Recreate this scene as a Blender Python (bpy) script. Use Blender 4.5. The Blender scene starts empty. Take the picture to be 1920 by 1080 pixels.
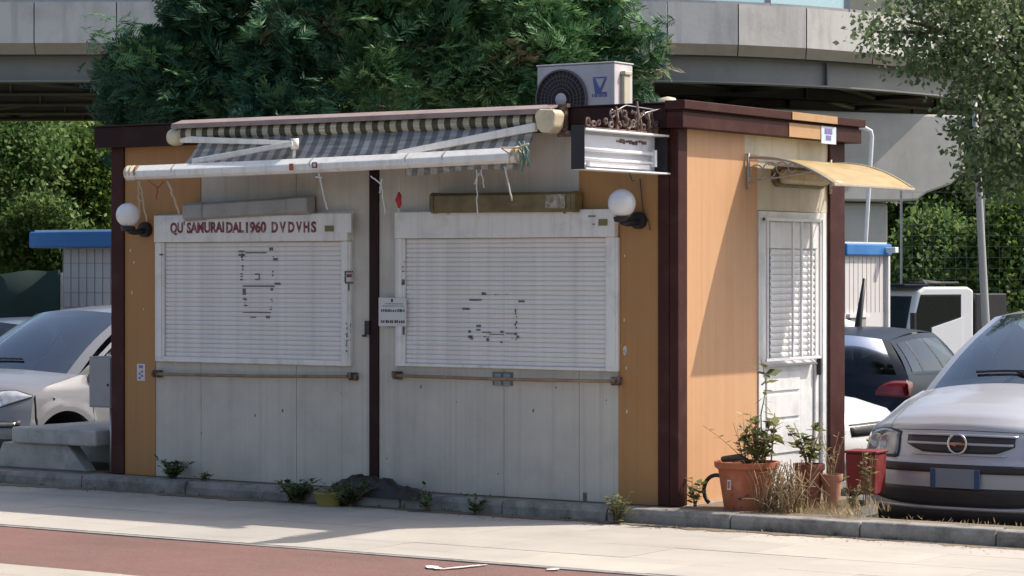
import bpy, math, random
import numpy as np
from mathutils import Vector, Matrix

# ---------------------------------------------------------------- camera, sky, sun, exposure
SC = bpy.context.scene
COL = SC.collection
FPX, CXP, HYP, CAMH = 4796.0, 960.0, 507.0, 1.56      # focal length in px of the 1920 frame, principal column, horizon row
cam = bpy.data.cameras.new('camera'); camo = bpy.data.objects.new('camera', cam); COL.objects.link(camo)
cam.sensor_width = 36; cam.lens = FPX / 1920 * 36; cam.shift_y = -(540 - HYP) / 1920
cam.clip_start = .1; cam.clip_end = 2000
camo.location = (0, 0, CAMH); camo.rotation_euler = (math.pi / 2, 0, 0)
SC.camera = camo

TOSUN = Vector((.602, .152, .782)).normalized()
sun = bpy.data.lights.new('sun', 'SUN'); suno = bpy.data.objects.new('sun', sun); COL.objects.link(suno)
sun.energy = 4.3; sun.angle = math.radians(.53); sun.color = (1, .93, .83)
suno.rotation_euler = (-TOSUN).to_track_quat('-Z', 'Y').to_euler(); suno.location = (10, 3, 20)
w = bpy.data.worlds.new('World'); SC.world = w; w.use_nodes = True
nt = w.node_tree; bg = nt.nodes['Background']
sky = nt.nodes.new('ShaderNodeTexSky'); sky.sky_type = 'NISHITA'; sky.sun_disc = False
sky.sun_elevation = math.asin(TOSUN.z); sky.sun_rotation = math.atan2(TOSUN.x, TOSUN.y)
sky.air_density = 1.0; sky.dust_density = 3.5; sky.ozone_density = .6
nt.links.new(sky.outputs[0], bg.inputs[0]); bg.inputs[1].default_value = .148
SC.view_settings.view_transform = 'Standard'; SC.view_settings.look = 'None'
SC.view_settings.exposure = .38; SC.view_settings.gamma = 1; SC.view_settings.use_curve_mapping = False
SC.cycles.max_bounces = 6; SC.cycles.transparent_max_bounces = 12

# ---------------------------------------------------------------- frames
# K frame: origin at the foot of the kiosk's near corner, x to the right along its front, y to its back, z up
TH = math.atan2(-.55393, .83256)
KX = Vector((.83256, -.55393, 0)); KY = Vector((.55393, .83256, 0)); KO = Vector((1.09237, 16.9, 0))
KM = Matrix.Translation(KO) @ Matrix.Rotation(TH, 4, 'Z')
def k2w(x, y, z): return KO + KX * x + KY * y + Vector((0, 0, z))
def w2k(p): d = Vector(p) - KO; return Vector((d.dot(KX), d.dot(KY), d.z))
def ray(px, py): return Vector(((px - CXP) / FPX, 1, -(py - HYP) / FPX))
def W(px, py, Y): return Vector((0, 0, CAMH)) + ray(px, py) * Y        # a measured point of the photo at distance Y
def F(px, py, off=0):                                                  # ... on a plane parallel to the kiosk front
    d = ray(px, py); P0 = KO - KY * off; C = Vector((0, 0, CAMH)); t = (P0 - C).dot(KY) / d.dot(KY); q = w2k(C + d * t); return q.x, q.z
def S(px, py, off=0):                                                  # ... on a plane parallel to its side wall
    d = ray(px, py); P0 = KO + KX * off; C = Vector((0, 0, CAMH)); t = (P0 - C).dot(KX) / d.dot(KX); q = w2k(C + d * t); return q.y, q.z
def G(px, py, z=0):                                                    # ... on level ground
    d = ray(px, py); t = (z - CAMH) / d.z; q = w2k(Vector((0, 0, CAMH)) + d * t); return q.x, q.y
def gz(Y):                                                             # the car park falls gently away from the kiosk
    return -.35 if Y < 22 else (-.35 - .06 * (Y - 22) if Y < 28 else max(-.71 - .03 * (Y - 28), -1.3))
def lerp(a, b, t): return a + (b - a) * t

# ---------------------------------------------------------------- materials
def ramp(n, stops):
    r = n.new('ShaderNodeValToRGB'); e = r.color_ramp.elements
    while len(e) < len(stops): e.new(.5)
    for k, (p, c) in enumerate(stops):
        e[k].position = p; e[k].color = (c[0], c[1], c[2], 1) if hasattr(c, '__len__') else (c, c, c, 1)
    return r
def mat(name, col, rough=.7, col2=None, scale=6, metal=0, bump=0, bscale=60, dirt=None, dscale=3, damt=.5, stretch=None, streak=None, coat=0, spec=.5, sheen=0, dstretch=None, fibre=None):
    """base colour with two scales of variation, optional dirt patches / vertical streaks / bump"""
    m = bpy.data.materials.new(name); m.use_nodes = True; t = m.node_tree; n = t.nodes; L = t.links
    b = n['Principled BSDF']; b.inputs['Roughness'].default_value = rough; b.inputs['Metallic'].default_value = metal
    b.inputs['Specular IOR Level'].default_value = spec
    if coat: b.inputs['Coat Weight'].default_value = coat; b.inputs['Coat Roughness'].default_value = .08
    tc = n.new('ShaderNodeTexCoord'); src = tc.outputs['Object']
    def mapped(st):
        mp = n.new('ShaderNodeMapping'); L.new(src, mp.inputs[0]); mp.inputs['Scale'].default_value = st; return mp.outputs[0]
    def noise(vec, sc, det=5, ro=.6):
        no = n.new('ShaderNodeTexNoise'); no.inputs['Scale'].default_value = sc; no.inputs['Detail'].default_value = det
        no.inputs['Roughness'].default_value = ro; L.new(vec, no.inputs['Vector']); return no.outputs['Fac']
    col2 = col2 or tuple(c * .82 for c in col)
    f = noise(mapped(stretch) if stretch else src, scale)
    r = ramp(n, [(.32, col2), (.68, col)]); L.new(f, r.inputs[0]); out = r.outputs[0]
    def mix(fac, colr, a):
        mx = n.new('ShaderNodeMix'); mx.data_type = 'RGBA'; L.new(fac, mx.inputs[0]); L.new(a, mx.inputs[6]); mx.inputs[7].default_value = (*colr, 1); return mx.outputs[2]
    if fibre:
        fr = ramp(n, [(.45, 0), (.75, fibre[1])]); L.new(noise(mapped(fibre[2]), 1, 3), fr.inputs[0]); out = mix(fr.outputs[0], fibre[0], out)
    if dirt:
        dr = ramp(n, [(.48, 0), (.72, damt)]); L.new(noise(mapped(dstretch) if dstretch else src, dscale, 8, .68), dr.inputs[0]); out = mix(dr.outputs[0], dirt, out)
    if streak:   # (colour, amount, scale) of run-off streaks
        sr = ramp(n, [(.5, 0), (.8, streak[1])]); L.new(noise(mapped((streak[2], streak[2], .35)), 1, 4), sr.inputs[0]); out = mix(sr.outputs[0], streak[0], out)
    L.new(out, b.inputs['Base Color'])
    if bump:
        bp = n.new('ShaderNodeBump'); bp.inputs['Strength'].default_value = bump; bp.inputs['Distance'].default_value = .01
        L.new(noise(mapped(stretch) if stretch else src, bscale, 4), bp.inputs['Height']); L.new(bp.outputs[0], b.inputs['Normal'])
    return m
def leafmat(name, stops, trans=.35, rough=.55):
    m = bpy.data.materials.new(name); m.use_nodes = True; t = m.node_tree; n = t.nodes; L = t.links
    b = n['Principled BSDF']; b.inputs['Roughness'].default_value = rough; b.inputs['Specular IOR Level'].default_value = .3
    a = n.new('ShaderNodeAttribute'); a.attribute_name = 'tint'
    r = ramp(n, stops); L.new(a.outputs['Fac'], r.inputs[0]); L.new(r.outputs[0], b.inputs['Base Color'])
    tr = n.new('ShaderNodeBsdfTranslucent'); L.new(r.outputs[0], tr.inputs[0]); mx = n.new('ShaderNodeMixShader'); mx.inputs[0].default_value = trans
    L.new(b.outputs[0], mx.inputs[1]); L.new(tr.outputs[0], mx.inputs[2]); L.new(mx.outputs[0], n['Material Output'].inputs[0])
    return m
def glassmat(name, tint=(.25, .3, .32), amt=.45, rough=.02):
    m = bpy.data.materials.new(name); m.use_nodes = True; t = m.node_tree; n = t.nodes; L = t.links
    n.remove(n['Principled BSDF'])
    tr = n.new('ShaderNodeBsdfTransparent'); tr.inputs[0].default_value = (*tint, 1)
    gl = n.new('ShaderNodeBsdfGlossy'); gl.inputs['Roughness'].default_value = rough; gl.inputs[0].default_value = (.95, .97, 1, 1)
    fr = n.new('ShaderNodeFresnel'); fr.inputs[0].default_value = 1.5
    ma = n.new('ShaderNodeMath'); ma.operation = 'MULTIPLY_ADD'; ma.inputs[1].default_value = 1.0; ma.inputs[2].default_value = amt * .2; L.new(fr.outputs[0], ma.inputs[0])
    mx = n.new('ShaderNodeMixShader'); L.new(ma.outputs[0], mx.inputs[0]); L.new(tr.outputs[0], mx.inputs[1]); L.new(gl.outputs[0], mx.inputs[2])
    L.new(mx.outputs[0], n['Material Output'].inputs[0]); return m

M_ = {}
def mk(k, *a, **kw): M_[k] = mat(k, *a, **kw); return M_[k]
mk('grey_panel', (.555, .51, .445), .55, (.49, .45, .39), 3, dirt=(.20, .19, .18), dscale=2.2, damt=.3, streak=((.20, .19, .175), .35, 22), fibre=((.33, .31, .29), .2, (45, 45, .1)))
mk('orange_shaded', (.40, .205, .075), .6, (.345, .17, .055), 2.5, dirt=(.25, .12, .045), dscale=2.5, damt=.4, streak=((.28, .14, .05), .45, 14), fibre=((.45, .21, .06), .5, (40, 40, .5)))  # board orange with the shade of the front put into a darker base
mk('orange_sunlit', (.60, .345, .188), .6, (.53, .292, .152), 2.5, dirt=(.36, .18, .075), dscale=2.5, damt=.35, streak=((.40, .20, .085), .4, 14), fibre=((.52, .27, .10), .45, (40, 40, .5)))  # paler copy of the same orange for the sunlit side wall
mk('brown_steel', (.055, .016, .013), .6, (.04, .011, .01), 5, dirt=(.12, .06, .045), dscale=6, damt=.3, bump=.15, bscale=40, spec=.2)
mk('brown_dark', (.028, .009, .010), .6, (.02, .007, .008), 5, dirt=(.07, .035, .03), dscale=6, damt=.3, spec=.2)
mk('brown_hood', (.34, .255, .22), .5, (.26, .185, .16), 4, dirt=(.10, .06, .05), dscale=5, damt=.6, stretch=(1, 4, 4))
mk('tan_patch', (.50, .30, .15), .6, dirt=(.30, .17, .09), dscale=4, damt=.3)
mk('white_frame', (.77, .745, .715), .45, (.71, .685, .655), 5, dirt=(.32, .30, .28), dscale=5, damt=.5, streak=((.35, .33, .30), .4, 18))
mk('white_slat', (.74, .705, .68), .45, (.68, .645, .62), 5, dirt=(.35, .33, .32), dscale=4, damt=.35, streak=((.40, .38, .36), .3, 16))
mk('door_white', (.74, .74, .74), .45, (.68, .68, .68), 4, dirt=(.33, .31, .28), dscale=5, damt=.45, streak=((.40, .38, .34), .35, 16))
mk('cream_panel', (.58, .53, .42), .55, (.52, .47, .36), 3, dirt=(.30, .25, .17), dscale=2.4, damt=.55, streak=((.30, .25, .16), .5, 12))
mk('awning_white', (.86, .83, .78), .4, (.80, .77, .72), 6, dirt=(.45, .38, .30), dscale=8, damt=.35, streak=((.38, .34, .29), .4, 22))
mk('cream_plastic', (.68, .59, .42), .45, (.60, .50, .34), 6, dirt=(.30, .24, .15), dscale=9, damt=.5)
mk('grey_plastic', (.34, .33, .32), .5, (.30, .29, .28), 6, dirt=(.17, .16, .15), dscale=7, damt=.5)
mk('dirty_diffuser', (.20, .145, .06), .45, (.14, .10, .04), 7, dirt=(.05, .035, .02), dscale=5, damt=.7, stretch=(1, 3, 3))
mk('old_lens', (.58, .46, .25), .4, (.44, .32, .14), 9, dirt=(.10, .06, .03), dscale=9, damt=.7)
mk('globe_white', (.78, .78, .79), .22, (.74, .74, .75), 3, coat=.3)
mk('black_plastic', (.018, .017, .02), .45, (.012, .012, .014), 8)
mk('rubber', (.02, .02, .021), .8, (.013, .013, .014), 10)
mk('rust', (.12, .06, .045), .85, (.06, .03, .026), 22, dirt=(.42, .36, .32), dscale=16, damt=.75, bump=.4)
mk('white_paint', (.80, .80, .80), .4, (.74, .74, .74), 6, dirt=(.45, .43, .42), dscale=7, damt=.3)
mk('sign_back', (.74, .74, .80), .5, (.68, .68, .75), 4, dirt=(.40, .36, .36), dscale=6, damt=.45)
mk('tube_glass', (.86, .86, .88), .15, (.82, .82, .84), 4)
mk('steel', (.42, .42, .43), .4, (.34, .34, .35), 8, metal=.6)
mk('ac_white', (.66, .61, .62), .45, (.61, .565, .575), 4, dirt=(.36, .31, .29), dscale=5, damt=.35, streak=((.38, .32, .29), .3, 14))
mk('ac_dark', (.045, .035, .038), .6)
mk('ac_wire', (.16, .13, .13), .5)
mk('logo_blue', (.13, .15, .42), .5); mk('logo_purple', (.22, .18, .42), .5)
mk('red_letter', (.20, .022, .035), .6, (.13, .018, .03), 14, dirt=(.50, .40, .40), dscale=30, damt=.8)
mk('bare', (.46, .44, .40), .7, (.16, .12, .06), 28, dirt=(.08, .06, .03), dscale=20, damt=.8); mk('dark_pane', (.010, .013, .014), .12, spec=.35); mk('ink', (.05, .045, .05), .7); mk('ink_soft', (.22, .2, .2), .7)
mk('tape_mark', (.22, .21, .20), .8, (.03, .03, .03), 55)
mk('paper', (.60, .59, .58), .7, (.55, .54, .53), 5)
mk('sticker_blue', (.62, .70, .78), .5, (.45, .58, .72), 20)
mk('sticker_olive', (.18, .15, .05), .5); mk('socket_green', (.13, .17, .15), .5, (.10, .13, .12), 8)
mk('rail', (.33, .22, .13), .6, (.26, .16, .09), 9, dirt=(.16, .07, .04), dscale=12, damt=.6)
mk('red_rag', (.50, .03, .04), .7)
mk('string_tan', (.52, .40, .27), .9); mk('string_white', (.66, .64, .60), .9); mk('string_green', (.13, .25, .22), .8); mk('string_red', (.32, .09, .05), .9)
mk('cable', (.06, .05, .045), .6)
mk('canopy_edge', (.50, .42, .33), .45, dirt=(.2, .15, .1), dscale=10, damt=.5)
mk('box_grey', (.30, .30, .31), .55, (.27, .27, .28), 4, dirt=(.2, .2, .2), dscale=6, damt=.4)
mk('concrete', (.43, .42, .395), .9, (.33, .32, .30), 4, dirt=(.12, .12, .115), dscale=5, damt=.6, bump=.5, bscale=45)
mk('kerb_stone', (.31, .295, .27), .9, (.20, .19, .175), 7, dirt=(.07, .062, .055), dscale=5, damt=.9, bump=.6, bscale=50)
mk('viaduct_panel', (.62, .595, .565), .85, (.56, .54, .515), .6, dirt=(.30, .285, .27), dscale=1.1, damt=.5, streak=((.27, .255, .235), .6, 3.5), bump=.25, bscale=12)
mk('viaduct_lip', (.42, .36, .30), .85, (.36, .31, .26), .8, dirt=(.24, .20, .17), dscale=1.2, damt=.5)
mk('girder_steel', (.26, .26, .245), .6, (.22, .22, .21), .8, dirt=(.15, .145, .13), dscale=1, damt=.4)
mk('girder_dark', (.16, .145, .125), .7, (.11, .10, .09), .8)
mk('pier', (.46, .45, .43), .9, (.41, .40, .385), .5, dirt=(.2, .195, .185), dscale=.7, damt=.4, streak=((.22, .21, .20), .3, 2.0))
mk('terracotta', (.43, .125, .055), .75, (.36, .10, .042), 9, dirt=(.46, .28, .20), dscale=9, damt=.4, bump=.15)
mk('terracotta_old', (.27, .085, .05), .8, (.20, .06, .04), 9, dirt=(.38, .24, .18), dscale=9, damt=.45, bump=.15)
mk('terracotta_pale', (.44, .20, .12), .8, (.36, .15, .09), 9, dirt=(.5, .36, .28), dscale=9, damt=.45)
mk('soil', (.05, .035, .022), .95, (.03, .02, .014), 30)
mk('red_plastic', (.20, .016, .018), .6, (.15, .013, .015), 5, dirt=(.27, .11, .09), dscale=5, damt=.6)
mk('yellow_plastic', (.30, .26, .06), .6, (.20, .17, .045), 8, dirt=(.12, .1, .04), dscale=8, damt=.5)
mk('black_bag', (.014, .012, .012), .45, (.03, .024, .02), 12, bump=.8, bscale=18)
mk('silver_paint', (.43, .43, .465), .32, (.41, .41, .445), 2, metal=.12, coat=.6)
mk('silver_warm', (.21, .212, .228), .32, (.20, .202, .218), 2, metal=.15, coat=.6)
mk('navy_paint', (.012, .018, .03), .3, (.010, .015, .026), 2, metal=.0, coat=.04, spec=.12)
mk('white_car', (.78, .78, .78), .3, (.76, .76, .76), 2, coat=.6)
mk('trim', (.032, .029, .032), .55, (.024, .022, .024), 9)
mk('chrome', (.75, .75, .76), .12, metal=1)
mk('lamp_clear', (.30, .31, .32), .12, (.10, .105, .11), 11, metal=.3, coat=1); mk('lamp_lens', (.60, .62, .65), .15, (.34, .36, .39), 16, metal=.2, coat=1); mk('lamp_bowl', (.62, .63, .65), .3, (.4, .41, .43), 40, metal=.6)
mk('tail_red', (.15, .008, .012), .2, (.10, .006, .008), 12, coat=.3)
mk('plate_white', (.19, .22, .26), .5, (.17, .20, .24), 3); mk('plate_blue', (.025, .07, .18), .5)
mk('interior', (.15, .15, .15), .8, (.035, .035, .04), 6); mk('interior_tan', (.42, .36, .22), .7)
mk('blue_fascia', (.02, .16, .44), .5, (.016, .13, .37), 2, dirt=(.12, .25, .45), dscale=2, damt=.35)
mk('cabin_wall', (.60, .57, .56), .6, (.54, .51, .50), 2, dirt=(.38, .35, .34), dscale=2, damt=.35)
mk('net_green', (.008, .035, .028), .8, (.005, .022, .018), 2)
mk('pole_grey', (.42, .42, .41), .5, (.36, .36, .35), 3); mk('pole_white', (.72, .72, .74), .45)
mk('wire', (.20, .21, .21), .5)
mk('bark', (.16, .12, .09), .95, (.10, .075, .055), 8, bump=.8, bscale=25, stretch=(4, 4, .6))
mk('twig', (.22, .16, .10), .9); mk('dry_stem', (.30, .21, .115), .9)
M_['glass'] = glassmat('glass', (.78, .92, .90), 1.0); M_['glass_dark'] = glassmat('glass_dark', (.22, .26, .28), .0)
M_['barrier_glass'] = glassmat('barrier_glass', (.80, .92, .95), .4)
M_['conifer'] = leafmat('conifer', [(0, (.016, .056, .028)), (.45, (.075, .18, .07)), (.85, (.26, .42, .17)), (1, (.24, .21, .12))], .22)
M_['conifer_dark'] = leafmat('conifer_dark', [(0, (.011, .042, .027)), (.55, (.042, .12, .062)), (.9, (.16, .30, .12)), (1, (.22, .19, .11))], .2)
M_['leaf_olive'] = leafmat('leaf_olive', [(0, (.05, .095, .04)), (.5, (.15, .21, .09)), (1, (.36, .40, .22))], .45, .4)
M_['leaf_green'] = leafmat('leaf_green', [(0, (.03, .075, .015)), (.5, (.11, .19, .035)), (1, (.26, .33, .08))], .45)
M_['leaf_fresh'] = leafmat('leaf_fresh', [(0, (.03, .08, .018)), (.5, (.115, .205, .06)), (1, (.28, .36, .12))], .45)
M_['weed'] = leafmat('weed', [(0, (.025, .06, .02)), (1, (.10, .17, .05))], .35)
M_['pale_weed'] = leafmat('pale_weed', [(0, (.09, .12, .04)), (1, (.28, .28, .11))], .4)
M_['straw'] = leafmat('straw', [(0, (.20, .14, .07)), (.6, (.42, .31, .16)), (1, (.55, .44, .26))], .3)
M_['dead_leaf'] = leafmat('dead_leaf', [(0, (.25, .10, .05)), (1, (.40, .20, .10))], .3)

def canopymat():
    m = bpy.data.materials.new('canopy_sheet'); m.use_nodes = True; t = m.node_tree; n = t.nodes; L = t.links
    b = n['Principled BSDF']; b.inputs['Base Color'].default_value = (.60, .44, .20, 1); b.inputs['Roughness'].default_value = .35
    no = n.new('ShaderNodeTexNoise'); no.inputs['Scale'].default_value = 5; no.inputs['Detail'].default_value = 6
    r = ramp(n, [(.35, (.52, .37, .16)), (.7, (.64, .48, .23))]); L.new(no.outputs[0], r.inputs[0]); L.new(r.outputs[0], b.inputs['Base Color'])
    tr = n.new('ShaderNodeBsdfTranslucent'); tr.inputs[0].default_value = (.5, .36, .13, 1); mx = n.new('ShaderNodeMixShader'); mx.inputs[0].default_value = .25
    L.new(b.outputs[0], mx.inputs[1]); L.new(tr.outputs[0], mx.inputs[2]); L.new(mx.outputs[0], n['Material Output'].inputs[0]); return m
M_['canopy_sheet'] = canopymat()
def stripemat(name, ca, cb, period, phase=0, trans=0):
    m = bpy.data.materials.new(name); m.use_nodes = True; t = m.node_tree; n = t.nodes; L = t.links
    b = n['Principled BSDF']; b.inputs['Roughness'].default_value = .85
    tc = n.new('ShaderNodeTexCoord'); sx = n.new('ShaderNodeSeparateXYZ'); L.new(tc.outputs['Object'], sx.inputs[0])
    a = n.new('ShaderNodeMath'); a.operation = 'MULTIPLY_ADD'; a.inputs[1].default_value = 1 / period; a.inputs[2].default_value = 100 + phase; L.new(sx.outputs[0], a.inputs[0])
    fr = n.new('ShaderNodeMath'); fr.operation = 'FRACT'; L.new(a.outputs[0], fr.inputs[0])
    gt = n.new('ShaderNodeMath'); gt.operation = 'GREATER_THAN'; gt.inputs[1].default_value = .5; L.new(fr.outputs[0], gt.inputs[0])
    no = n.new('ShaderNodeTexNoise'); no.inputs['Scale'].default_value = 9; no.inputs['Detail'].default_value = 6
    mx = n.new('ShaderNodeMix'); mx.data_type = 'RGBA'; L.new(gt.outputs[0], mx.inputs[0]); mx.inputs[6].default_value = (*ca, 1); mx.inputs[7].default_value = (*cb, 1)
    d = ramp(n, [(.3, (.6, .57, .53)), (.7, (1, 1, 1))]); L.new(no.outputs[0], d.inputs[0])
    mu = n.new('ShaderNodeMix'); mu.data_type = 'RGBA'; mu.blend_type = 'MULTIPLY'; mu.inputs[0].default_value = 1; L.new(mx.outputs[2], mu.inputs[6]); L.new(d.outputs[0], mu.inputs[7])
    L.new(mu.outputs[2], b.inputs['Base Color'])
    if trans:
        tr = n.new('ShaderNodeBsdfTranslucent'); L.new(mu.outputs[2], tr.inputs[0]); ms = n.new('ShaderNodeMixShader'); ms.inputs[0].default_value = trans
        L.new(b.outputs[0], ms.inputs[1]); L.new(tr.outputs[0], ms.inputs[2]); L.new(ms.outputs[0], n['Material Output'].inputs[0])
    return m
M_['awning_cloth'] = stripemat('awning_cloth', (.86, .855, .85), (.50, .515, .54), .104, 0, .6)
M_['awning_roll'] = stripemat('awning_roll', (.60, .55, .42), (.10, .09, .06), .104, 0)

def groundmat(name, c1, c2, c3, s1=1.2, s2=30, bump=.4):
    m = bpy.data.materials.new(name); m.use_nodes = True; t = m.node_tree; n = t.nodes; L = t.links
    b = n['Principled BSDF']; b.inputs['Roughness'].default_value = .9
    tc = n.new('ShaderNodeTexCoord')
    def no(s, d=6):
        x = n.new('ShaderNodeTexNoise'); x.inputs['Scale'].default_value = s; x.inputs['Detail'].default_value = d; x.inputs['Roughness'].default_value = .65; L.new(tc.outputs['Object'], x.inputs['Vector']); return x.outputs['Fac']
    r = ramp(n, [(.3, c2), (.62, c1)]); L.new(no(s1), r.inputs[0])
    g = ramp(n, [(.40, 0), (.7, .7)]); L.new(no(s2, 3), g.inputs[0])
    mx = n.new('ShaderNodeMix'); mx.data_type = 'RGBA'; L.new(g.outputs[0], mx.inputs[0]); L.new(r.outputs[0], mx.inputs[6]); mx.inputs[7].default_value = (*c3, 1)
    oi = n.new('ShaderNodeObjectInfo'); rr = ramp(n, [(0, (.86, .87, .89)), (1, (1, 1, 1))]); L.new(oi.outputs['Random'], rr.inputs[0])
    mu = n.new('ShaderNodeMix'); mu.data_type = 'RGBA'; mu.blend_type = 'MULTIPLY'; mu.inputs[0].default_value = 1; L.new(mx.outputs[2], mu.inputs[6]); L.new(rr.outputs[0], mu.inputs[7])
    st = ramp(n, [(.5, 0), (.75, .35)]); mp = n.new('ShaderNodeMapping'); L.new(tc.outputs['Object'], mp.inputs[0]); mp.inputs['Scale'].default_value = (.5, 2.2, 1); sn = n.new('ShaderNodeTexNoise'); sn.inputs['Scale'].default_value = 1.3; sn.inputs['Detail'].default_value = 8; sn.inputs['Roughness'].default_value = .72; L.new(mp.outputs[0], sn.inputs['Vector']); L.new(sn.outputs['Fac'], st.inputs[0])
    m3 = n.new('ShaderNodeMix'); m3.data_type = 'RGBA'; L.new(st.outputs[0], m3.inputs[0]); L.new(mu.outputs[2], m3.inputs[6]); m3.inputs[7].default_value = (c2[0] * .6, c2[1] * .6, c2[2] * .6, 1)
    L.new(m3.outputs[2], b.inputs['Base Color'])
    bp = n.new('ShaderNodeBump'); bp.inputs['Strength'].default_value = bump; bp.inputs['Distance'].default_value = .006; L.new(no(s2 * 2, 3), bp.inputs['Height']); L.new(bp.outputs[0], b.inputs['Normal'])
    return m
M_['slab'] = groundmat('slab', (.47, .43, .37), (.37, .34, .295), (.43, .395, .345), 1.1, 34, .5)
M_['slab_edge'] = groundmat('slab_edge', (.47, .42, .35), (.36, .33, .28), (.40, .36, .30), 2, 40, .4)
M_['red_asphalt'] = groundmat('red_asphalt', (.19, .092, .075), (.135, .075, .064), (.23, .14, .118), .9, 60, .8)
M_['asphalt'] = groundmat('asphalt', (.13, .125, .118), (.10, .097, .092), (.17, .165, .155), .8, 50, .8)
M_['dirt'] = groundmat('dirt', (.20, .155, .105), (.12, .09, .06), (.27, .22, .15), 2, 30, 1)
M_['field'] = groundmat('field', (.09, .10, .05), (.06, .07, .03), (.13, .12, .07), .1, 2, .3)

# ---------------------------------------------------------------- mesh building
class MB:
    def __init__(s): s.v = []; s.f = []; s.m = []; s.sm = []
    def add(s, verts, faces, mi=0, smooth=False):
        o = len(s.v); s.v += [tuple(p) for p in verts]; s.f += [tuple(i + o for i in q) for q in faces]; s.m += [mi] * len(faces); s.sm += [smooth] * len(faces); return s
    def box(s, x0, x1, y0, y1, z0, z1, mi=0):
        x0, x1 = min(x0, x1), max(x0, x1); y0, y1 = min(y0, y1), max(y0, y1); z0, z1 = min(z0, z1), max(z0, z1)
        return s.add([(x0, y0, z0), (x1, y0, z0), (x1, y1, z0), (x0, y1, z0), (x0, y0, z1), (x1, y0, z1), (x1, y1, z1), (x0, y1, z1)],
                     [(0, 3, 2, 1), (4, 5, 6, 7), (0, 1, 5, 4), (1, 2, 6, 5), (2, 3, 7, 6), (3, 0, 4, 7)], mi)
    def hexa(s, p, mi=0): return s.add(p, [(0, 3, 2, 1), (4, 5, 6, 7), (0, 1, 5, 4), (1, 2, 6, 5), (2, 3, 7, 6), (3, 0, 4, 7)], mi)
    def prism(s, poly, axis, a, b, mi=0):
        """poly: 2-D outline; axis 'x': (y,z), 'y': (x,z), 'z': (x,y); extruded from a to b"""
        def P(p, t): return (t, p[0], p[1]) if axis == 'x' else ((p[0], t, p[1]) if axis == 'y' else (p[0], p[1], t))
        n = len(poly); vs = [P(p, a) for p in poly] + [P(p, b) for p in poly]
        fs = [tuple(range(n))[::-1], tuple(range(n, 2 * n))] + [(k, (k + 1) % n, n + (k + 1) % n, n + k) for k in range(n)]
        return s.add(vs, fs, mi)
    def tube(s, pts, r, n=8, mi=0, cap=True, smooth=True):
        pts = [Vector(p) for p in pts]; rs = r if hasattr(r, '__len__') else [r] * len(pts); vs = []; up = None
        for k, p in enumerate(pts):
            t = (pts[min(k + 1, len(pts) - 1)] - pts[max(k - 1, 0)])
            t = t.normalized() if t.length > 1e-9 else Vector((0, 0, 1))
            if up is None: up = Vector((0, 0, 1)) if abs(t.z) < .9 else Vector((1, 0, 0))
            a = t.cross(up); a = a.normalized() if a.length > 1e-6 else t.orthogonal().normalized(); b = a.cross(t).normalized(); up = b
            for j in range(n):
                g = 2 * math.pi * j / n; vs.append(p + (a * math.cos(g) + b * math.sin(g)) * rs[k])
        fs = [(k * n + j, k * n + (j + 1) % n, (k + 1) * n + (j + 1) % n, (k + 1) * n + j) for k in range(len(pts) - 1) for j in range(n)]
        s.add(vs, fs, mi, smooth)
        if cap:
            o = len(s.v) - len(vs); s.f += [tuple(o + j for j in range(n))[::-1], tuple(o + (len(pts) - 1) * n + j for j in range(n))]; s.m += [mi] * 2; s.sm += [False] * 2
        return s
    def lathe(s, prof, c=(0, 0, 0), n=24, mi=0, axis='z', smooth=True):
        vs = []
        for (r, h) in prof:
            for j in range(n):
                g = 2 * math.pi * j / n; a, b = r * math.cos(g), r * math.sin(g)
                vs.append((c[0] + a, c[1] + b, c[2] + h) if axis == 'z' else ((c[0] + h, c[1] + a, c[2] + b) if axis == 'x' else (c[0] + a, c[1] + h, c[2] + b)))
        fs = [(k * n + j, k * n + (j + 1) % n, (k + 1) * n + (j + 1) % n, (k + 1) * n + j) for k in range(len(prof) - 1) for j in range(n)]
        return s.add(vs, fs, mi, smooth)
    def sphere(s, c, r, n=28, mi=0, sz=1):
        return s.lathe([(max(r * math.sin(math.pi * k / 16), 1e-4), -r * sz * math.cos(math.pi * k / 16)) for k in range(17)], c, n, mi)
    def grid(s, P, mi=0, smooth=True, close=False):
        """P: rows of points"""
        R, C = len(P), len(P[0]); vs = [q for row in P for q in row]
        return s.add(vs, [(r * C + c, r * C + c + 1, (r + 1) * C + c + 1, (r + 1) * C + c) for r in range(R - 1) for c in range(C - 1)], mi, smooth)
    def build(s, name, mats, parent=None, base=None, bevel=0, solid=0, sharp=None, frame=None):
        """vertices are in the thing's frame (or relative to `base`); links ONE mesh object"""
        me = bpy.data.meshes.new(name)
        b = Vector(base) if base is not None else (Vector(parent['_base']) if parent is not None else Vector((0, 0, 0)))
        me.from_pydata([tuple(Vector(p) - b) for p in s.v], [], s.f)
        for mm in (mats if isinstance(mats, (list, tuple)) else [mats]): me.materials.append(M_[mm] if isinstance(mm, str) else mm)
        me.polygons.foreach_set('material_index', s.m); me.polygons.foreach_set('use_smooth', s.sm)
        if sharp: me.set_sharp_from_angle(angle=math.radians(sharp))
        me.update()
        o = bpy.data.objects.new(name, me); COL.objects.link(o); o['_base'] = tuple(float(q) for q in b)
        if solid: md = o.modifiers.new('s', 'SOLIDIFY'); md.thickness = solid; md.offset = 0
        if bevel: md = o.modifiers.new('b', 'BEVEL'); md.width = bevel; md.segments = 2; md.limit_method = 'ANGLE'; md.angle_limit = .6
        if parent is not None: o.parent = parent
        elif frame == 'K': o.matrix_world = KM @ Matrix.Translation(b)
        elif frame == 'W': o.location = b
        return o
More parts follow.
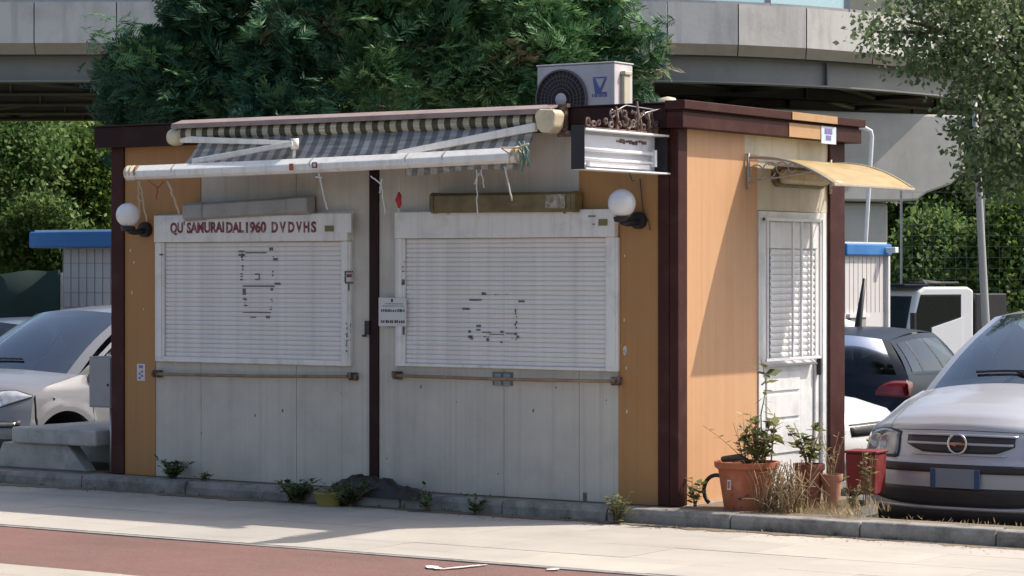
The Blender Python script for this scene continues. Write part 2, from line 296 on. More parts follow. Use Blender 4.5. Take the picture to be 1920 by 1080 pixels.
def tag(o, label, cat, group=None, kind=None):
    if label: o['label'] = label
    if cat: o['category'] = cat
    if group: o['group'] = group
    if kind: o['kind'] = kind
    return o
def thing(name, label, cat, base=(0, 0, 0), frame='K', rot=0, group=None, local=False, mx=None):
    o = bpy.data.objects.new(name, None); COL.objects.link(o); o.empty_display_size = .1
    T = Matrix.Translation(Vector(base)) @ Matrix.Rotation(rot, 4, 'Z')
    if mx is not None: T = T @ mx
    o.matrix_world = (KM if frame == 'K' else Matrix.Identity(4)) @ T
    o['_base'] = (0.0, 0.0, 0.0) if local else tuple(float(q) for q in base)
    return tag(o, label, cat, group)
def solo(mb, name, mats, label, cat, base, frame='K', **kw):
    g = kw.pop('group', None); o = mb.build(name, mats, None, base, frame=frame, **kw); return tag(o, label, cat, g)
def struct(mb, name, mats, frame='K', base=(0, 0, 0), **kw):
    o = mb.build(name, mats, None, base, frame=frame, **kw); o['kind'] = 'structure'; return o
def text(parent, s, name, m, origin, ux, uz, size, squeeze=1.0, depth=.002, spacing=1.0, fat=0):
    """lettering as real thin geometry; ux / uz: directions of writing and of letter height in the thing's frame"""
    cu = bpy.data.curves.new('t', 'FONT'); cu.body = s; cu.size = size; cu.extrude = depth; cu.space_character = spacing; cu.resolution_u = 3; cu.offset = fat
    to = bpy.data.objects.new('t', cu); COL.objects.link(to); bpy.context.view_layer.update()
    me = bpy.data.meshes.new_from_object(to.evaluated_get(bpy.context.evaluated_depsgraph_get())); bpy.data.objects.remove(to)
    ux = Vector(ux).normalized(); uz = Vector(uz).normalized(); nn = ux.cross(uz); og = Vector(origin) - Vector(parent['_base'])
    for v in me.vertices: v.co = og + ux * (v.co.x * squeeze) + uz * v.co.y + nn * v.co.z
    me.materials.clear(); me.materials.append(M_[m]); me.name = name
    o = bpy.data.objects.new(name, me); COL.objects.link(o); o.parent = parent; o['_base'] = parent['_base']; return o

def leaves(name, Q, tint, m, parent=None, base=(0, 0, 0), frame='W'):
    """Q: (n,4,3) leaf quads, one face each with its own tint"""
    n = len(Q); me = bpy.data.meshes.new(name); me.vertices.add(4 * n); me.loops.add(4 * n); me.polygons.add(n)
    b = np.array([float(q) for q in (parent['_base'] if parent is not None else base)])
    me.vertices.foreach_set('co', (Q.reshape(-1, 3) - b).astype(np.float32).ravel())
    me.loops.foreach_set('vertex_index', np.arange(4 * n, dtype=np.int32))
    me.polygons.foreach_set('loop_start', np.arange(0, 4 * n, 4, dtype=np.int32))
    at = me.attributes.new('tint', 'FLOAT', 'FACE'); at.data.foreach_set('value', np.clip(tint, 0, 1).astype(np.float32))
    me.materials.append(M_[m]); me.update(calc_edges=True)
    o = bpy.data.objects.new(name, me); COL.objects.link(o)
    if parent is not None: o.parent = parent
    elif frame == 'K': o.matrix_world = KM @ Matrix.Translation(Vector(base))
    else: o.location = [float(q) for q in base]
    o['_base'] = tuple(float(q) for q in b); return o
def unit(a): return a / np.maximum(np.linalg.norm(a, axis=-1, keepdims=True), 1e-9)
def rhombs(c, d, side, ln, wd, fold=.0):
    """leaf quads from base points c along d, width along side"""
    ln = np.asarray(ln)[:, None]; wd = np.asarray(wd)[:, None]
    mid = c + d * ln * .45
    return np.stack([c, mid + side * wd, c + d * ln, mid - side * wd], 1)
def pick_in_blobs(rng, blobs, n, shell=.55):
    B = np.array(blobs, float); vol = B[:, 3] * B[:, 4] * B[:, 5]; k = rng.choice(len(B), n, p=vol / vol.sum())
    d = unit(rng.normal(size=(n, 3))); r = np.where(rng.random(n) < shell, rng.uniform(.82, 1.03, n), rng.random(n) ** (1 / 3))
    return B[k, :3] + d * r[:, None] * B[k, 3:6], d, r, k
def broad_crown(seed, blobs, ncl, per, leaf, spread, shell=.6, droop=.2, tb=0):
    rng = np.random.default_rng(seed); c, d, r, k = pick_in_blobs(rng, blobs, ncl, shell)
    ct = rng.normal(.5, .2, ncl); C = np.repeat(c, per, 0); n = len(C)
    P = C + rng.normal(size=(n, 3)) * spread
    dr = unit(rng.normal(size=(n, 3)) + np.repeat(d, per, 0) * .5 + np.array([0, 0, -droop])); sd = unit(np.cross(dr, rng.normal(size=(n, 3))))
    ln = leaf * rng.uniform(.6, 1.25, n); return rhombs(P, dr, sd, ln, ln * rng.uniform(.26, .42, n)), np.repeat(ct, per) + rng.normal(0, .16, n) + tb
def spray_crown(seed, blobs, nb, per=28, ln=.25, brown=0.03):
    """flat feathery conifer sprays, gathered on boughs that leave dark gaps between them"""
    rng = np.random.default_rng(seed); B = np.array(blobs, float); ar = B[:, 3] * B[:, 5]
    k = rng.choice(len(B), nb, p=ar / ar.sum()); d = unit(rng.normal(size=(nb, 3))); d[:, 2] = np.where(d[:, 2] < -.5, -d[:, 2], d[:, 2])
    tip = B[k, :3] + d * B[k, 3:6] * rng.uniform(.72, 1.1, nb)[:, None]
    ax = unit(d * np.array([1, 1, .25]) + np.array([0, 0, .18]) + rng.normal(size=(nb, 3)) * .3); lat = unit(np.cross(ax, np.array([0, 0, 1.0]) + rng.normal(size=(nb, 3)) * .25)); L = rng.uniform(.45, .95, nb)
    bt = rng.normal(.42, .17, nb); dead = rng.random(nb) < brown
    R = lambda q: np.repeat(q, per, 0); n = nb * per
    t = rng.random(n) ** .7; wdt = .30 * (1 - t) ** .6 + .04; sgn = rng.uniform(-1, 1, n)
    c = R(tip) - R(ax) * (R(L) * (1 - t))[:, None] + R(lat) * (sgn * wdt)[:, None]; c[:, 2] += -.16 * (sgn * wdt / .3) ** 2 + rng.normal(0, .05, n)
    D = unit(R(ax) + R(lat) * (sgn * .8)[:, None] + rng.normal(size=(n, 3)) * .22 + np.array([0, 0, .28])); N = unit(np.cross(D, R(lat) + rng.normal(size=(n, 3)) * .5)); Sd = np.cross(N, D)
    l = ln * rng.uniform(.55, 1.3, n); ts = R(bt) + .22 * (t - .5) + rng.normal(0, .07, n); ts = np.where(R(dead), 1.0, np.minimum(ts, .88))
    Qs = []; Ts = []
    for j in range(15):
        if j == 14: s = .5; sg = 0; ang = 0; lj = .5
        else: s = (j // 2) / 7.5; sg = 1 if j % 2 else -1; ang = .7; lj = .55 * (1 - .62 * s)
        base = c + D * (l * s)[:, None] + np.array([0, 0, -1]) * (l * s * s * .15)[:, None]
        dj = unit(D * math.cos(ang) + Sd * (sg * math.sin(ang)) + N * rng.normal(0, .16, n)[:, None] + np.array([0, 0, -.05]))
        sd = unit(np.cross(dj, N) + N * rng.normal(0, .5, n)[:, None])
        Qs.append(rhombs(base, dj, sd, l * lj * rng.uniform(.8, 1.25, n), l * .034 * rng.uniform(.7, 1.5, n))); Ts.append(ts + np.where(ts > .95, 0, .1 * s))
    return np.concatenate(Qs), np.concatenate(Ts)

# ================================================================ GROUND
mb = MB(); NX = [-900, -60, -30, -12, 0, 12, 30, 60, 900]; NY = [-300, 0, 14, 22, 28, 35, 48, 70, 150, 1500]
mb.grid([[(x, y, gz(y) - .02) for x in NX] for y in NY], smooth=False); struct(mb, 'ground', 'field', 'W')
mb = MB(); mb.grid([[(x, y, gz(y)) for x in (-24, -12, 0, 12, 24)] for y in (14, 22, 28, 35, 45.5)], smooth=False)
lot = struct(mb, 'car_park', 'asphalt', 'W')
# earth strip behind the kerb
mb = MB(); mb.box(-12, -6.45, -.12, .55, -.5, -.004); mb.box(-6.45, -5.12, -.12, 1.35, -.5, -.004); mb.box(.03, .66, -.12, 1.35, -.5, -.004); mb.box(.66, 6, -.12, .06, -.5, -.004); mb.box(-5.12, .03, -.12, 0.02, -.5, -.004)
struct(mb, 'earth_strip', 'dirt')
mb = MB(); mb.box(-5.02, .02, .022, 2.52, -.5, -.002); struct(mb, 'kiosk_pad', 'concrete')
# kerb of separate stones
rng = random.Random(4)
kerb = MB(); kerb.box(-12.6, 6.5, -.24, -.14, -.42, -.11); kerb = struct(kerb, 'kerb', 'concrete')
x = -12.5
while x < 6.2:
    L_ = rng.uniform(.82, 1.05); dz = rng.uniform(-.006, .004); dy = rng.uniform(-.006, .006); e = rng.uniform(.012, .03)
    m = MB(); m.prism([(-.272 + dy, -.16), (-.272 + dy, -.016 + dz - e), (-.272 + dy + e, 0 + dz), (-.125, .002 + dz), (-.125, -.16)], 'x', x + .004, x + L_ - .004)
    m.build('kerb_stone', 'kerb_stone', kerb, bevel=.008); x += L_
# paved footway, slab by slab over a mortar bed
pv = MB(); pv.box(-12.6, 7.0, -2.64, -.27, -.3, -.118); pave = struct(pv, 'footway', 'concrete')
slabs = {}
rows = [(-.275, -.80), (-.80, -1.40), (-1.40, -2.0), (-2.0, -2.60)]
for ri, (ya, yb) in enumerate(rows):
    x = -9.2 + (ri % 2) * .5
    while x < 4.6:
        m = MB(); t = rng.uniform(-.0012, .0012); g = .0012
        m.hexa([(x + g, yb + g, -.15), (x + 1 - g, yb + g, -.15), (x + 1 - g, ya - g, -.15), (x + g, ya - g, -.15), (x + g, yb + g, -.1 + t + rng.uniform(-.001, .001)), (x + 1 - g, yb + g, -.1 + t), (x + 1 - g, ya - g, -.1 + t), (x + g, ya - g, -.1 + t + rng.uniform(-.001, .001))])
        m.build('paving_slab', 'slab', pave); x += 1.0
mb = MB(); mb.box(-12.6, 7, -2.66, -2.602, -.3, -.102); struct(mb, 'footway_edge', 'kerb_stone')
m = MB(); rd = random.Random(77); xs = np.linspace(-9, 5, 160); m.grid([[(x, -.270, -.094) for x in xs], [(x, -.30 - .02 * rd.random(), -.0955) for x in xs], [(x, -.34 - .09 * rd.random() ** 2 - .03 * math.sin(x * 3.1), -.0975) for x in xs]], smooth=False)
o = struct(m, 'joint_dirt', 'dirt')
# red cycle path, its worn mark, the light strip and the road edge
mb = MB(); mb.grid([[(x, y, -.108 + .002 * math.sin(x * 2.1 + y)) for x in np.linspace(-12.6, 7, 50)] for y in (-4.26, -3.7, -3.2, -2.661)], smooth=True); struct(mb, 'cycle_path', 'red_asphalt')
mb = MB(); cx, cy = G(858, 1062, -.105); r2 = random.Random(3)
ex, ey = G(915, 1060, -.105); sx, sy = G(800, 1062, -.105); mx_, my_ = G(826, 1068, -.105)
def ragged(a, b, wd, n, z):
    L0 = []; R0 = []
    for k in range(n + 1):
        t = k / n; p = (lerp(a[0], b[0], t), lerp(a[1], b[1], t)); q = wd * (1 - abs(2 * t - 1) ** 3) * r2.uniform(.5, 1.2) + .004
        L0.append((p[0], p[1] + q, z)); R0.append((p[0], p[1] - q, z))
    return [R0, L0]
mb.grid(ragged((sx, sy), (mx_, my_), .05, 8, -.1), smooth=False); mb.grid(ragged((mx_, my_), (ex, ey), .075, 16, -.0995), smooth=False)
ax, ay = G(1025, 1068, -.105); bx, by = G(1048, 1069, -.105); mb.grid(ragged((ax, ay), (bx, by), .03, 6, -.1), smooth=False)
mk('road_paint', (.72, .70, .68), .7, (.6, .55, .53), 20); struct(mb, 'path_marking', 'road_paint')
st = MB(); st.box(-12.6, 7, -5.0, -4.27, -.4, -.13); st = struct(st, 'edge_paving', 'concrete')
x = -9
while x < 3:
    m = MB(); L_ = rng.uniform(.9, 1.1); m.box(x + .002, x + L_ - .002, -4.62, -4.268, -.2, -.092 + rng.uniform(-.002, .002)); m.build('edge_slab', 'slab_edge', st, bevel=.004)
    m = MB(); m.box(x + .13, x + L_ + .124, -4.80, -4.624, -.25, -.088 + rng.uniform(-.002, .002)); m.build('border_stone', 'slab_edge', st, bevel=.012); x += L_
mb = MB(); mb.box(-30, 12, -18, -4.805, -.5, -.21); struct(mb, 'road', 'asphalt')

# ================================================================ KIOSK
ki = thing('kiosk', 'abandoned orange and grey kiosk with brown steel frame and closed white roller shutters', 'kiosk', (-2.5, 1.2, 0))
ZF0, ZF1 = 2.50, 2.668
def kp(mb, name, mats, **kw): return mb.build(name, mats, ki, **kw)
# grey sandwich panels of the front
def fpx(px): return F(px, 600)[0]
xL0, xL1, xM0, xM1, xR1, xR2 = fpx(235), fpx(292), fpx(694), fpx(711), fpx(1160), fpx(1236)
xa = fpx(377); xb = fpx(1086); zwt = 1.93
for (a, b, z1) in ((xL1, xa, zwt), (xa, fpx(556), ZF0), (fpx(556), xM0, ZF0)):
    kp(MB().box(a + .002, b - .002, 0, .05, .0, z1), 'grey_panel', 'grey_panel')
for (a, b, z1) in ((xM1, fpx(945), ZF0), (fpx(945), xb, ZF0), (xb, xR1, zwt)):
    kp(MB().box(a + .002, b - .002, 0, .05, .0, z1), 'grey_panel', 'grey_panel')
kp(MB().prism([(xL0, 0), (xL1, 0), (xL1, zwt + .003), (xa, zwt + .003), (xa, ZF0), (xL0, ZF0)], 'y', -.004, .05), 'orange_panel', 'orange_shaded')
kp(MB().prism([(xR1, 0), (xR2, 0), (xR2, ZF0), (xb, ZF0), (xb, zwt + .003), (xR1, zwt + .003)], 'y', -.004, .05), 'orange_panel', 'orange_shaded')
# other walls
SD = lambda px: S(px, 600)[0]
yO1 = 1.115; yD1 = 2.159; yP = 2.205
kp(MB().prism([(.106, 0), (yO1, 0), (yO1, 2.36), (.93, 2.36), (.93, ZF0), (.106, ZF0)], 'x', -.05, 0), 'orange_panel', 'orange_sunlit')
kp(MB().prism([(.933, 2.363), (yO1 + .003, 2.363), (yO1 + .003, 1.98), (yP, 1.98), (yP, ZF0), (.933, ZF0)], 'x', -.05, -.003), 'transom_panel', 'cream_panel')
kp(MB().box(-.05, -.006, yD1, yP, 0, 1.98), 'door_side_panel', 'door_white')
kp(MB().box(-4.98, -.05, 2.38, 2.43, 0, ZF0), 'rear_wall', 'grey_panel'); kp(MB().box(-4.99, -4.94, .1, 2.38, 0, ZF0), 'side_wall', 'orange_shaded')
# posts
kp(MB().box(-.139, -.052, -.02, .03, 0, ZF0).box(-.05, .018, -.02, .104, 0, ZF0), 'corner_post', 'brown_steel', bevel=.006)
kp(MB().box(-.06, .018, yP + .002, 2.45, 0, ZF0), 'corner_post', 'brown_steel', bevel=.006)
kp(MB().box(-5.0, xL0 - .002, -.02, .1, 0, ZF0), 'corner_post', 'brown_steel', bevel=.006)
kp(MB().box(-5.0, -4.94, 2.382, 2.45, 0, ZF0), 'corner_post', 'brown_steel')
kp(MB().box(xM0, xM1, -.014, .04, 0, ZF0), 'middle_post', 'brown_dark', bevel=.004)
kp(MB().box(xM0 - .03, xM0 + .012, -.03, -.0145, 1.10, 1.20).box(xM0 - .055, xM0 - .02, -.026, -.0145, 1.085, 1.10), 'latch_plate', 'black_plastic', bevel=.003)
# fascia and roof
kp(MB().box(-5.10, -.03, -.10, -.03, ZF0, ZF1 - .014).box(-5.12, -.03, -.115, -.03, ZF1 - .012, ZF1), 'front_fascia', 'brown_dark', bevel=.004)
sf = kp(MB().box(-.028, .10, -.10, 2.56, ZF0, 2.602).box(-.028, .085, -.09, 2.55, 2.602, 2.618), 'side_fascia', 'brown_steel', bevel=.004)
kp(MB().box(-.028, .125, -.12, 2.58, 2.619, 2.678), 'side_cornice', 'brown_steel', bevel=.005)
kp(MB().box(.101, .106, 1.393, 2.10, ZF0 + .002, 2.600), 'fascia_patch', 'tan_patch'); kp(MB().box(.126, .131, 1.393, 2.10, 2.622, 2.676), 'fascia_patch', 'tan_patch')
st = kp(MB().box(.107, .112, 1.88, 2.115, 2.475, 2.60), 'fascia_notice', 'sticker_blue')
m = MB()
for a, b, c, d in ((1.93, 2.05, 2.545, 2.585), (1.95, 2.03, 2.50, 2.535)): m.box(.1125, .114, a, b, c, d)
m.build('notice_print', 'logo_purple', st)
kp(MB().box(-5.10, -5.02, -.028, 2.56, ZF0, ZF1), 'side_fascia', 'brown_dark', bevel=.004); kp(MB().box(-5.018, -.03, 2.46, 2.56, ZF0, ZF1), 'rear_fascia', 'brown_dark')
kp(MB().box(-5.018, -.03, -.028, 2.458, ZF0 + .001, ZF0 + .03), 'roof', 'brown_dark')
# sockets, rails, small marks on the front
for (p0, p1, q0, q1) in ((290, 657, 701, 706), (740, 1151, 704, 715)):
    a = F(p0, q0, .06); b = F(p1, q1, .06)
    rail = kp(MB().tube([(a[0], -.06, a[1]), (lerp(a[0], b[0], .5), -.06, lerp(a[1], b[1], .5) - .006), (b[0], -.06, b[1])], .012, 8), 'counter_rail', 'rail')
    for q in (a, b): MB().box(q[0] - .03, q[0] + .03, -.05, -.001, q[1] - .028, q[1] + .028).box(q[0] - .012, q[0] + .012, -.085, -.05, q[1] - .012, q[1] + .03).build('rail_bracket', 'rust', rail, bevel=.004)
a = F(925, 697); b = F(962, 723)
pl = kp(MB().box(a[0], b[0], -.012, -.001, b[1], a[1]), 'socket_plate', 'socket_green', bevel=.003)
for k in range(2):
    for j in range(2):
        xx = lerp(a[0], b[0], .12 + .46 * k); zz = lerp(a[1], b[1], .12 + .5 * j); MB().box(xx, xx + .055, -.017, -.012, zz - .04, zz).build('socket', 'box_grey', pl, bevel=.002)
a = F(258, 682); b = F(273, 714); lb = kp(MB().box(a[0], b[0], -.007, -.0045, b[1], a[1]), 'number_label', 'paper')
m = MB(); w_ = b[0] - a[0]; h_ = a[1] - b[1]
m.box(a[0] + w_ * .25, a[0] + w_ * .75, -.0085, -.0072, b[1] + h_ * .74, b[1] + h_ * .92)
for q in range(4): m.box(a[0] + w_ * (.2 + .3 * (q % 2)), a[0] + w_ * (.48 + .3 * (q % 2)), -.0085, -.0072, b[1] + h_ * (.1 + .13 * q), b[1] + h_ * (.22 + .13 * q))
m.build('label_print', 'logo_purple', lb)
# paint flakes on the orange boards
m = MB(); r3 = random.Random(8)
for px, py, s_ in ((1173, 655, .03), (1175, 690, .012), (1172, 660, .02), (1176, 772, .014), (1171, 600, .012), (1172, 480, .01), (248, 548, .018), (252, 492, .014), (245, 470, .014), (270, 580, .01)):
    x0, z0 = F(px, py); n = 7; m.add([(x0 + s_ * r3.uniform(.3, .6) * math.cos(g), -.0055, z0 + s_ * r3.uniform(.6, 1.3) * math.sin(g)) for g in [2 * math.pi * k / n for k in range(n)]], [tuple(range(n))])
kp(m, 'paint_flakes', 'paper')['kind'] = 'stuff'
m = MB()
for k in range(9):
    px = r3.choice([r3.uniform(300, 690), r3.uniform(715, 1155)]); py = r3.uniform(715, 890); x0, z0 = F(px, py); s_ = r3.uniform(.003, .009); n = 6
    m.add([(x0 + s_ * r3.uniform(.4, 1) * math.cos(g), -.0012, z0 + s_ * r3.uniform(.5, 2.2) * math.sin(g)) for g in [2 * math.pi * k / n for k in range(n)]], [tuple(range(n))])
for px, py, s_ in ((1097, 932, .03), (1000, 770, .012), (530, 770, .012)): x0, z0 = F(px, py); m.box(x0 - s_ / 2, x0 + s_ / 2, -.002, -.0005, z0 - s_, z0 + s_)
kp(m, 'wall_scuffs', 'tape_mark')['kind'] = 'stuff'

# shutter windows
def slat_mesh(wd, p):
    m = MB(); prof = [(0, -.0), (-.0035, .0012), (-.0075, p * .35), (-.0075, p * .65), (-.0035, p - .0022), (0, p - .001)]
    m.add([(0, a, b) for a, b in prof] + [(wd, a, b) for a, b in prof], [(k, k + 6, k + 7, k + 1) for k in range(5)] + [(0, 1, 2, 3, 4, 5), (11, 10, 9, 8, 7, 6), (5, 11, 6, 0)], 0, False); return m
def shutter(fr, op, nsl, hdr, label):
    """fr: frame outline px, op: opening px, hdr: header bottom row px"""
    (ax, az), (bx, bz) = F(fr[0], fr[1]), F(fr[2], fr[3]); (ox0, oz1), (ox1, oz0) = F(op[0], op[1]), F(op[2], op[3])
    wn = kp(MB().box(ax, bx, -.004, -.001, bz, az), 'shutter_window', 'white_frame'); wn['label'] = label
    d = .035
    MB().box(ax, ox0, -d, -.005, bz + .001, oz1).build('jamb', 'white_frame', wn, bevel=.004); MB().box(ox1, bx, -d, -.005, bz + .001, oz1).build('jamb', 'white_frame', wn, bevel=.004)
    MB().box(ax + .018, ox0 - .022, -d - .006, -d - .001, bz + .03, oz1).build('jamb_strip', 'white_frame', wn); MB().box(ox1 + .022, bx - .018, -d - .006, -d - .001, bz + .03, oz1).build('jamb_strip', 'white_frame', wn)
    MB().box(ox0 + .001, ox1 - .001, -d, -.005, bz + .002, oz0).build('sill', 'white_frame', wn, bevel=.004)
    MB().box(ax + .01, bx - .01, -.06, -.005, oz1 + .002, hdr).build('shutter_box', 'white_frame', wn, bevel=.006)
    p = (oz1 - oz0) / nsl; sm = None
    for k in range(nsl):
        if sm is None:
            o = slat_mesh(ox1 - ox0 - .008, p).build('slat', 'white_slat', wn, base=(0, 0, 0)); sm = o
        else: o = sm.copy(); COL.objects.link(o); o.parent = wn
        o.location = Vector((ox0 + .004, -.012 + rng.uniform(-.0012, .0012), oz0 + p * k)) - Vector(wn['_base'])
    return wn, (ox0, ox1, oz0, oz1)
w1, o1 = shutter((296, 402, 662, 687), (313, 455, 645, 676), 25, 1.975, 'left roller shutter with faded red lettering on its box')
w2, o2 = shutter((746, 397, 1163, 697), (764, 448, 1140, 690), 27, 1.972, 'right roller shutter with black tape traces')
hd = F(308, 420, .062); he = F(660, 402, .062)
sb = MB().hexa([(F(303, 440, .07)[0], -.068, F(303, 437, .07)[1]), (F(658, 440, .07)[0], -.068, F(658, 436, .07)[1]), (F(658, 440, .07)[0], -.061, F(658, 436, .07)[1]), (F(303, 440, .07)[0], -.061, F(303, 437, .07)[1]),
                (F(303, 440, .07)[0], -.068, F(303, 410, .07)[1]), (F(658, 440, .07)[0], -.068, F(658, 400, .07)[1]), (F(658, 440, .07)[0], -.061, F(658, 400, .07)[1]), (F(303, 440, .07)[0], -.061, F(303, 410, .07)[1])]).build('name_board', 'white_frame', w1)
for s_, px0, px1 in (("QU", 319, 343), ("SAMURAI", 350, 420), ("DAL", 424, 457), ("1960", 461, 499), ("D", 509, 521), ("V", 524, 536), ("D", 540, 552), ("V", 555, 566), ("H", 569, 580), ("S", 583, 593)):
    a = F(px0, 437, .07); b = F(px1, 437, .07); zt = F(px0, 436.5 - (px0 - 319) * .006, .07)[1]
    o = text(w1, s_, 'lettering', 'red_letter', (a[0], -.0695, zt), (1, 0, .008), (0, 0, 1), .105, 1, .001, fat=.0045)
    xs = [v.co.x for v in o.data.vertices]; x0 = a[0] - w1['_base'][0]; k = (b[0] - a[0]) / (max(xs) - min(xs)); mn = min(xs)
    for v in o.data.vertices: v.co.x = x0 + (v.co.x - mn) * k
m = MB(); a = F(345, 436, .07); m.box(a[0] - .006, a[0] + .008, -.0715, -.0685, a[1] + .055, a[1] + .085); m.build('lettering', 'red_letter', w1)
def bits(parent, lst, y, m_, name='tape_residue', jit=1):
    m = MB()
    for (x0, y0, x1, y1) in lst:
        a = F(x0, y0, -y); b = F(x1, y1, -y); m.box(a[0], b[0], y - .0012, y, b[1], a[1])
    return m.build(name, m_, parent)
R4 = random.Random(12)
def dashes(x0, y0, x1, y1, n, sz=(5, 3), keep=.8):
    out = []
    for k in range(n):
        if R4.random() > keep: continue
        t = (k + .5) / n; px = lerp(x0, x1, t) + R4.uniform(-1.5, 1.5); py = lerp(y0, y1, t) + R4.uniform(-1, 1); a = sz[0] * R4.uniform(.3, .8); b = sz[1] * R4.uniform(.3, .7); out.append((px - a, py - b, px + a, py + b))
    return out
L1 = dashes(454, 472, 454, 528, 9, (3, 3)) + dashes(512, 478, 512, 520, 6, (1.8, 3), .7) + [(460, 473, 500, 475), (447, 476, 459, 480), (448, 470, 458, 473), (505, 464, 512, 470), (512, 484, 521, 488), (478, 513, 487, 515), (478, 523, 486, 525), (485, 513, 487, 524),
     (455, 535, 515, 538), (515, 530, 526, 534), (455, 541, 461, 553), (507, 540, 512, 545), (455, 560, 463, 562), (457, 572, 464, 574), (455, 585, 508, 587), (470, 594, 480, 596), (499, 592, 506, 597)] + dashes(460, 556, 460, 575, 4, (3, 1.5)) + dashes(509, 558, 509, 582, 5, (3, 1.5), .7)
bits(w1, L1, -.0205, 'tape_mark')
L2 = dashes(968, 580, 966, 628, 9, (2, 4)) + [(867, 577, 880, 581), (880, 561, 903, 564), (972, 563, 984, 567), (903, 548, 911, 553), (893, 609, 902, 613), (893, 617, 901, 620), (878, 619, 883, 624), (878, 629, 886, 634), (882, 634, 887, 637), (904, 622, 920, 624), (917, 626, 945, 628), (948, 625, 970, 627), (912, 634, 917, 640), (938, 620, 944, 624), (938, 640, 942, 643), (968, 629, 973, 634)] + dashes(905, 630, 970, 636, 9, (3, 2), .6) + dashes(908, 552, 955, 552, 6, (3, 1), .5)
bits(w2, L2, -.0205, 'tape_mark')
bits(w1, [(646, 508, 662, 511), (646, 511, 649, 530), (647, 528, 662, 532), (652, 532, 655, 545)] + dashes(650, 605, 650, 660, 12, (2, 4), .6) + dashes(657, 605, 656, 640, 7, (1.5, 3), .5) + [(299, 476, 306, 479)], -.0425, 'tape_mark')
bits(w1, [(650, 514, 660, 520)], -.0425, 'red_letter', 'sticker')
bits(w2, dashes(757, 480, 756, 560, 10, (3, 3), .45) + [(753, 524, 759, 534), (755, 612, 759, 628)], -.0425, 'tape_mark')
bits(w1, [(609, 423, 626, 434)], -.0695, 'sticker_olive', 'sticker'); bits(w2, [(1122, 411, 1139, 423)], -.0625, 'sticker_olive', 'sticker'); bits(w2, [(1103, 404, 1117, 407), (1111, 419, 1115, 422)], -.0625, 'ink_soft', 'sticker')
# rental notice
a = F(710, 558, .045); b = F(762, 612, .045); po = solo(MB().box(a[0], b[0], -.0455, -.044, b[1], a[1]), 'paper_notice', 'paper', 'white paper notice with two bold printed lines taped beside the middle post', 'notice', ((a[0] + b[0]) / 2, -.044, b[1]))
m = MB(); hh = a[1] - b[1]; ww = b[0] - a[0]
def letters(m, x0, x1, z0, z1, n, y):
    for k in range(n):
        xx = lerp(x0, x1, (k + R4.uniform(.05, .2)) / n); m.box(xx, xx + (x1 - x0) / n * R4.uniform(.5, .8), y - .0008, y, z0, z0 + (z1 - z0) * R4.uniform(.75, 1))
letters(m, a[0] + .02, b[0] - .01, b[1] + hh * .50, b[1] + hh * .60, 12, -.0457); letters(m, a[0] + .02, b[0] - .01, b[1] + hh * .11, b[1] + hh * .22, 11, -.0457)
m.box(lerp(a[0], b[0], .45), lerp(a[0], b[0], .52), -.0465, -.0457, b[1] + hh * .84, b[1] + hh * .96); m.build('bold_print', 'ink', po)
m = MB(); letters(m, a[0] + .06, b[0] - .03, b[1] + hh * .77, b[1] + hh * .81, 14, -.0457); letters(m, a[0] + .03, b[0] - .02, b[1] + hh * .69, b[1] + hh * .73, 16, -.0457); m.build('small_print', 'ink_soft', po)

# door
dr = kp(MB().box(-.046, -.030, yO1 + .06, yD1 - .06, .02, 1.92), 'door', 'door_white'); dr['label'] = 'white side door behind a steel grille'
def dp(mb, name, m_, **kw): return mb.build(name, m_, dr, **kw)
dp(MB().box(-.05, .012, yO1 + .003, yO1 + .058, 0, 1.976).box(-.05, .012, yD1 - .058, yD1 - .003, 0, 1.976).box(-.05, .012, yO1 + .058, yD1 - .058, 1.925, 1.976), 'door_frame', 'door_white', bevel=.004)
dp(MB().box(-.029, -.012, yO1 + .075, yO1 + .14, .03, 1.90).box(-.029, -.012, yD1 - .13, yD1 - .075, .03, 1.90), 'stile', 'door_white', bevel=.004)
yw0, yw1 = S(1449, 600)[0], S(1532, 600)[0]
z_t, z_m, z_b = S(1480, 416)[1], S(1480, 466)[1], S(1480, 672)[1]
dp(MB().box(-.029, -.006, yw0 - .02, yw1 + .02, z_m, z_t), 'shutter_box', 'door_white', bevel=.005)
nsl = 17; p = (z_m - z_b) / nsl; sm = None
for k in range(nsl):
    if sm is None:
        m = MB(); prof = [(0, 0), (.006, .002), (.012, p * .4), (.012, p * .7), (.004, p - .003), (0, p - .001)]
        m.add([(a_, 0, b_) for a_, b_ in prof] + [(a_, yw1 - yw0, b_) for a_, b_ in prof], [(k_ + 1, k_ + 7, k_ + 6, k_) for k_ in range(5)]); sm = o = m.build('slat', 'door_white', dr, base=(0, 0, 0))
    else: o = sm.copy(); COL.objects.link(o); o.parent = dr
    o.location = Vector((-.029, yw0, z_b + p * k)) - Vector(dr['_base'])
gy0, gy1 = S(1438, 600, .05)[0], S(1541, 600, .05)[0]; gz0, gz1 = S(1480, 668, .05)[1], S(1480, 412, .05)[1]
dp(MB().box(.035, .05, gy0, gy1, gz1 - .012, gz1 + .012), 'grille_rail', 'pole_white', bevel=.003); dp(MB().box(.035, .05, gy0, gy1, gz0 - .03, gz0 - .008), 'grille_rail', 'pole_white', bevel=.003)
for px in (1440, 1488, 1504, 1523, 1539):
    y_ = S(px, 600, .05)[0]; dp(MB().box(.037, .052, y_ - .011, y_ + .011, gz0 - .007, gz1 - .013), 'grille_bar', 'pole_white', bevel=.003)
dp(MB().box(-.011, .034, gy0 + .02, gy0 + .04, gz1 - .01, gz1 + .01).box(-.011, .034, gy1 - .04, gy1 - .02, gz1 - .01, gz1 + .01), 'grille_bracket', 'rust')
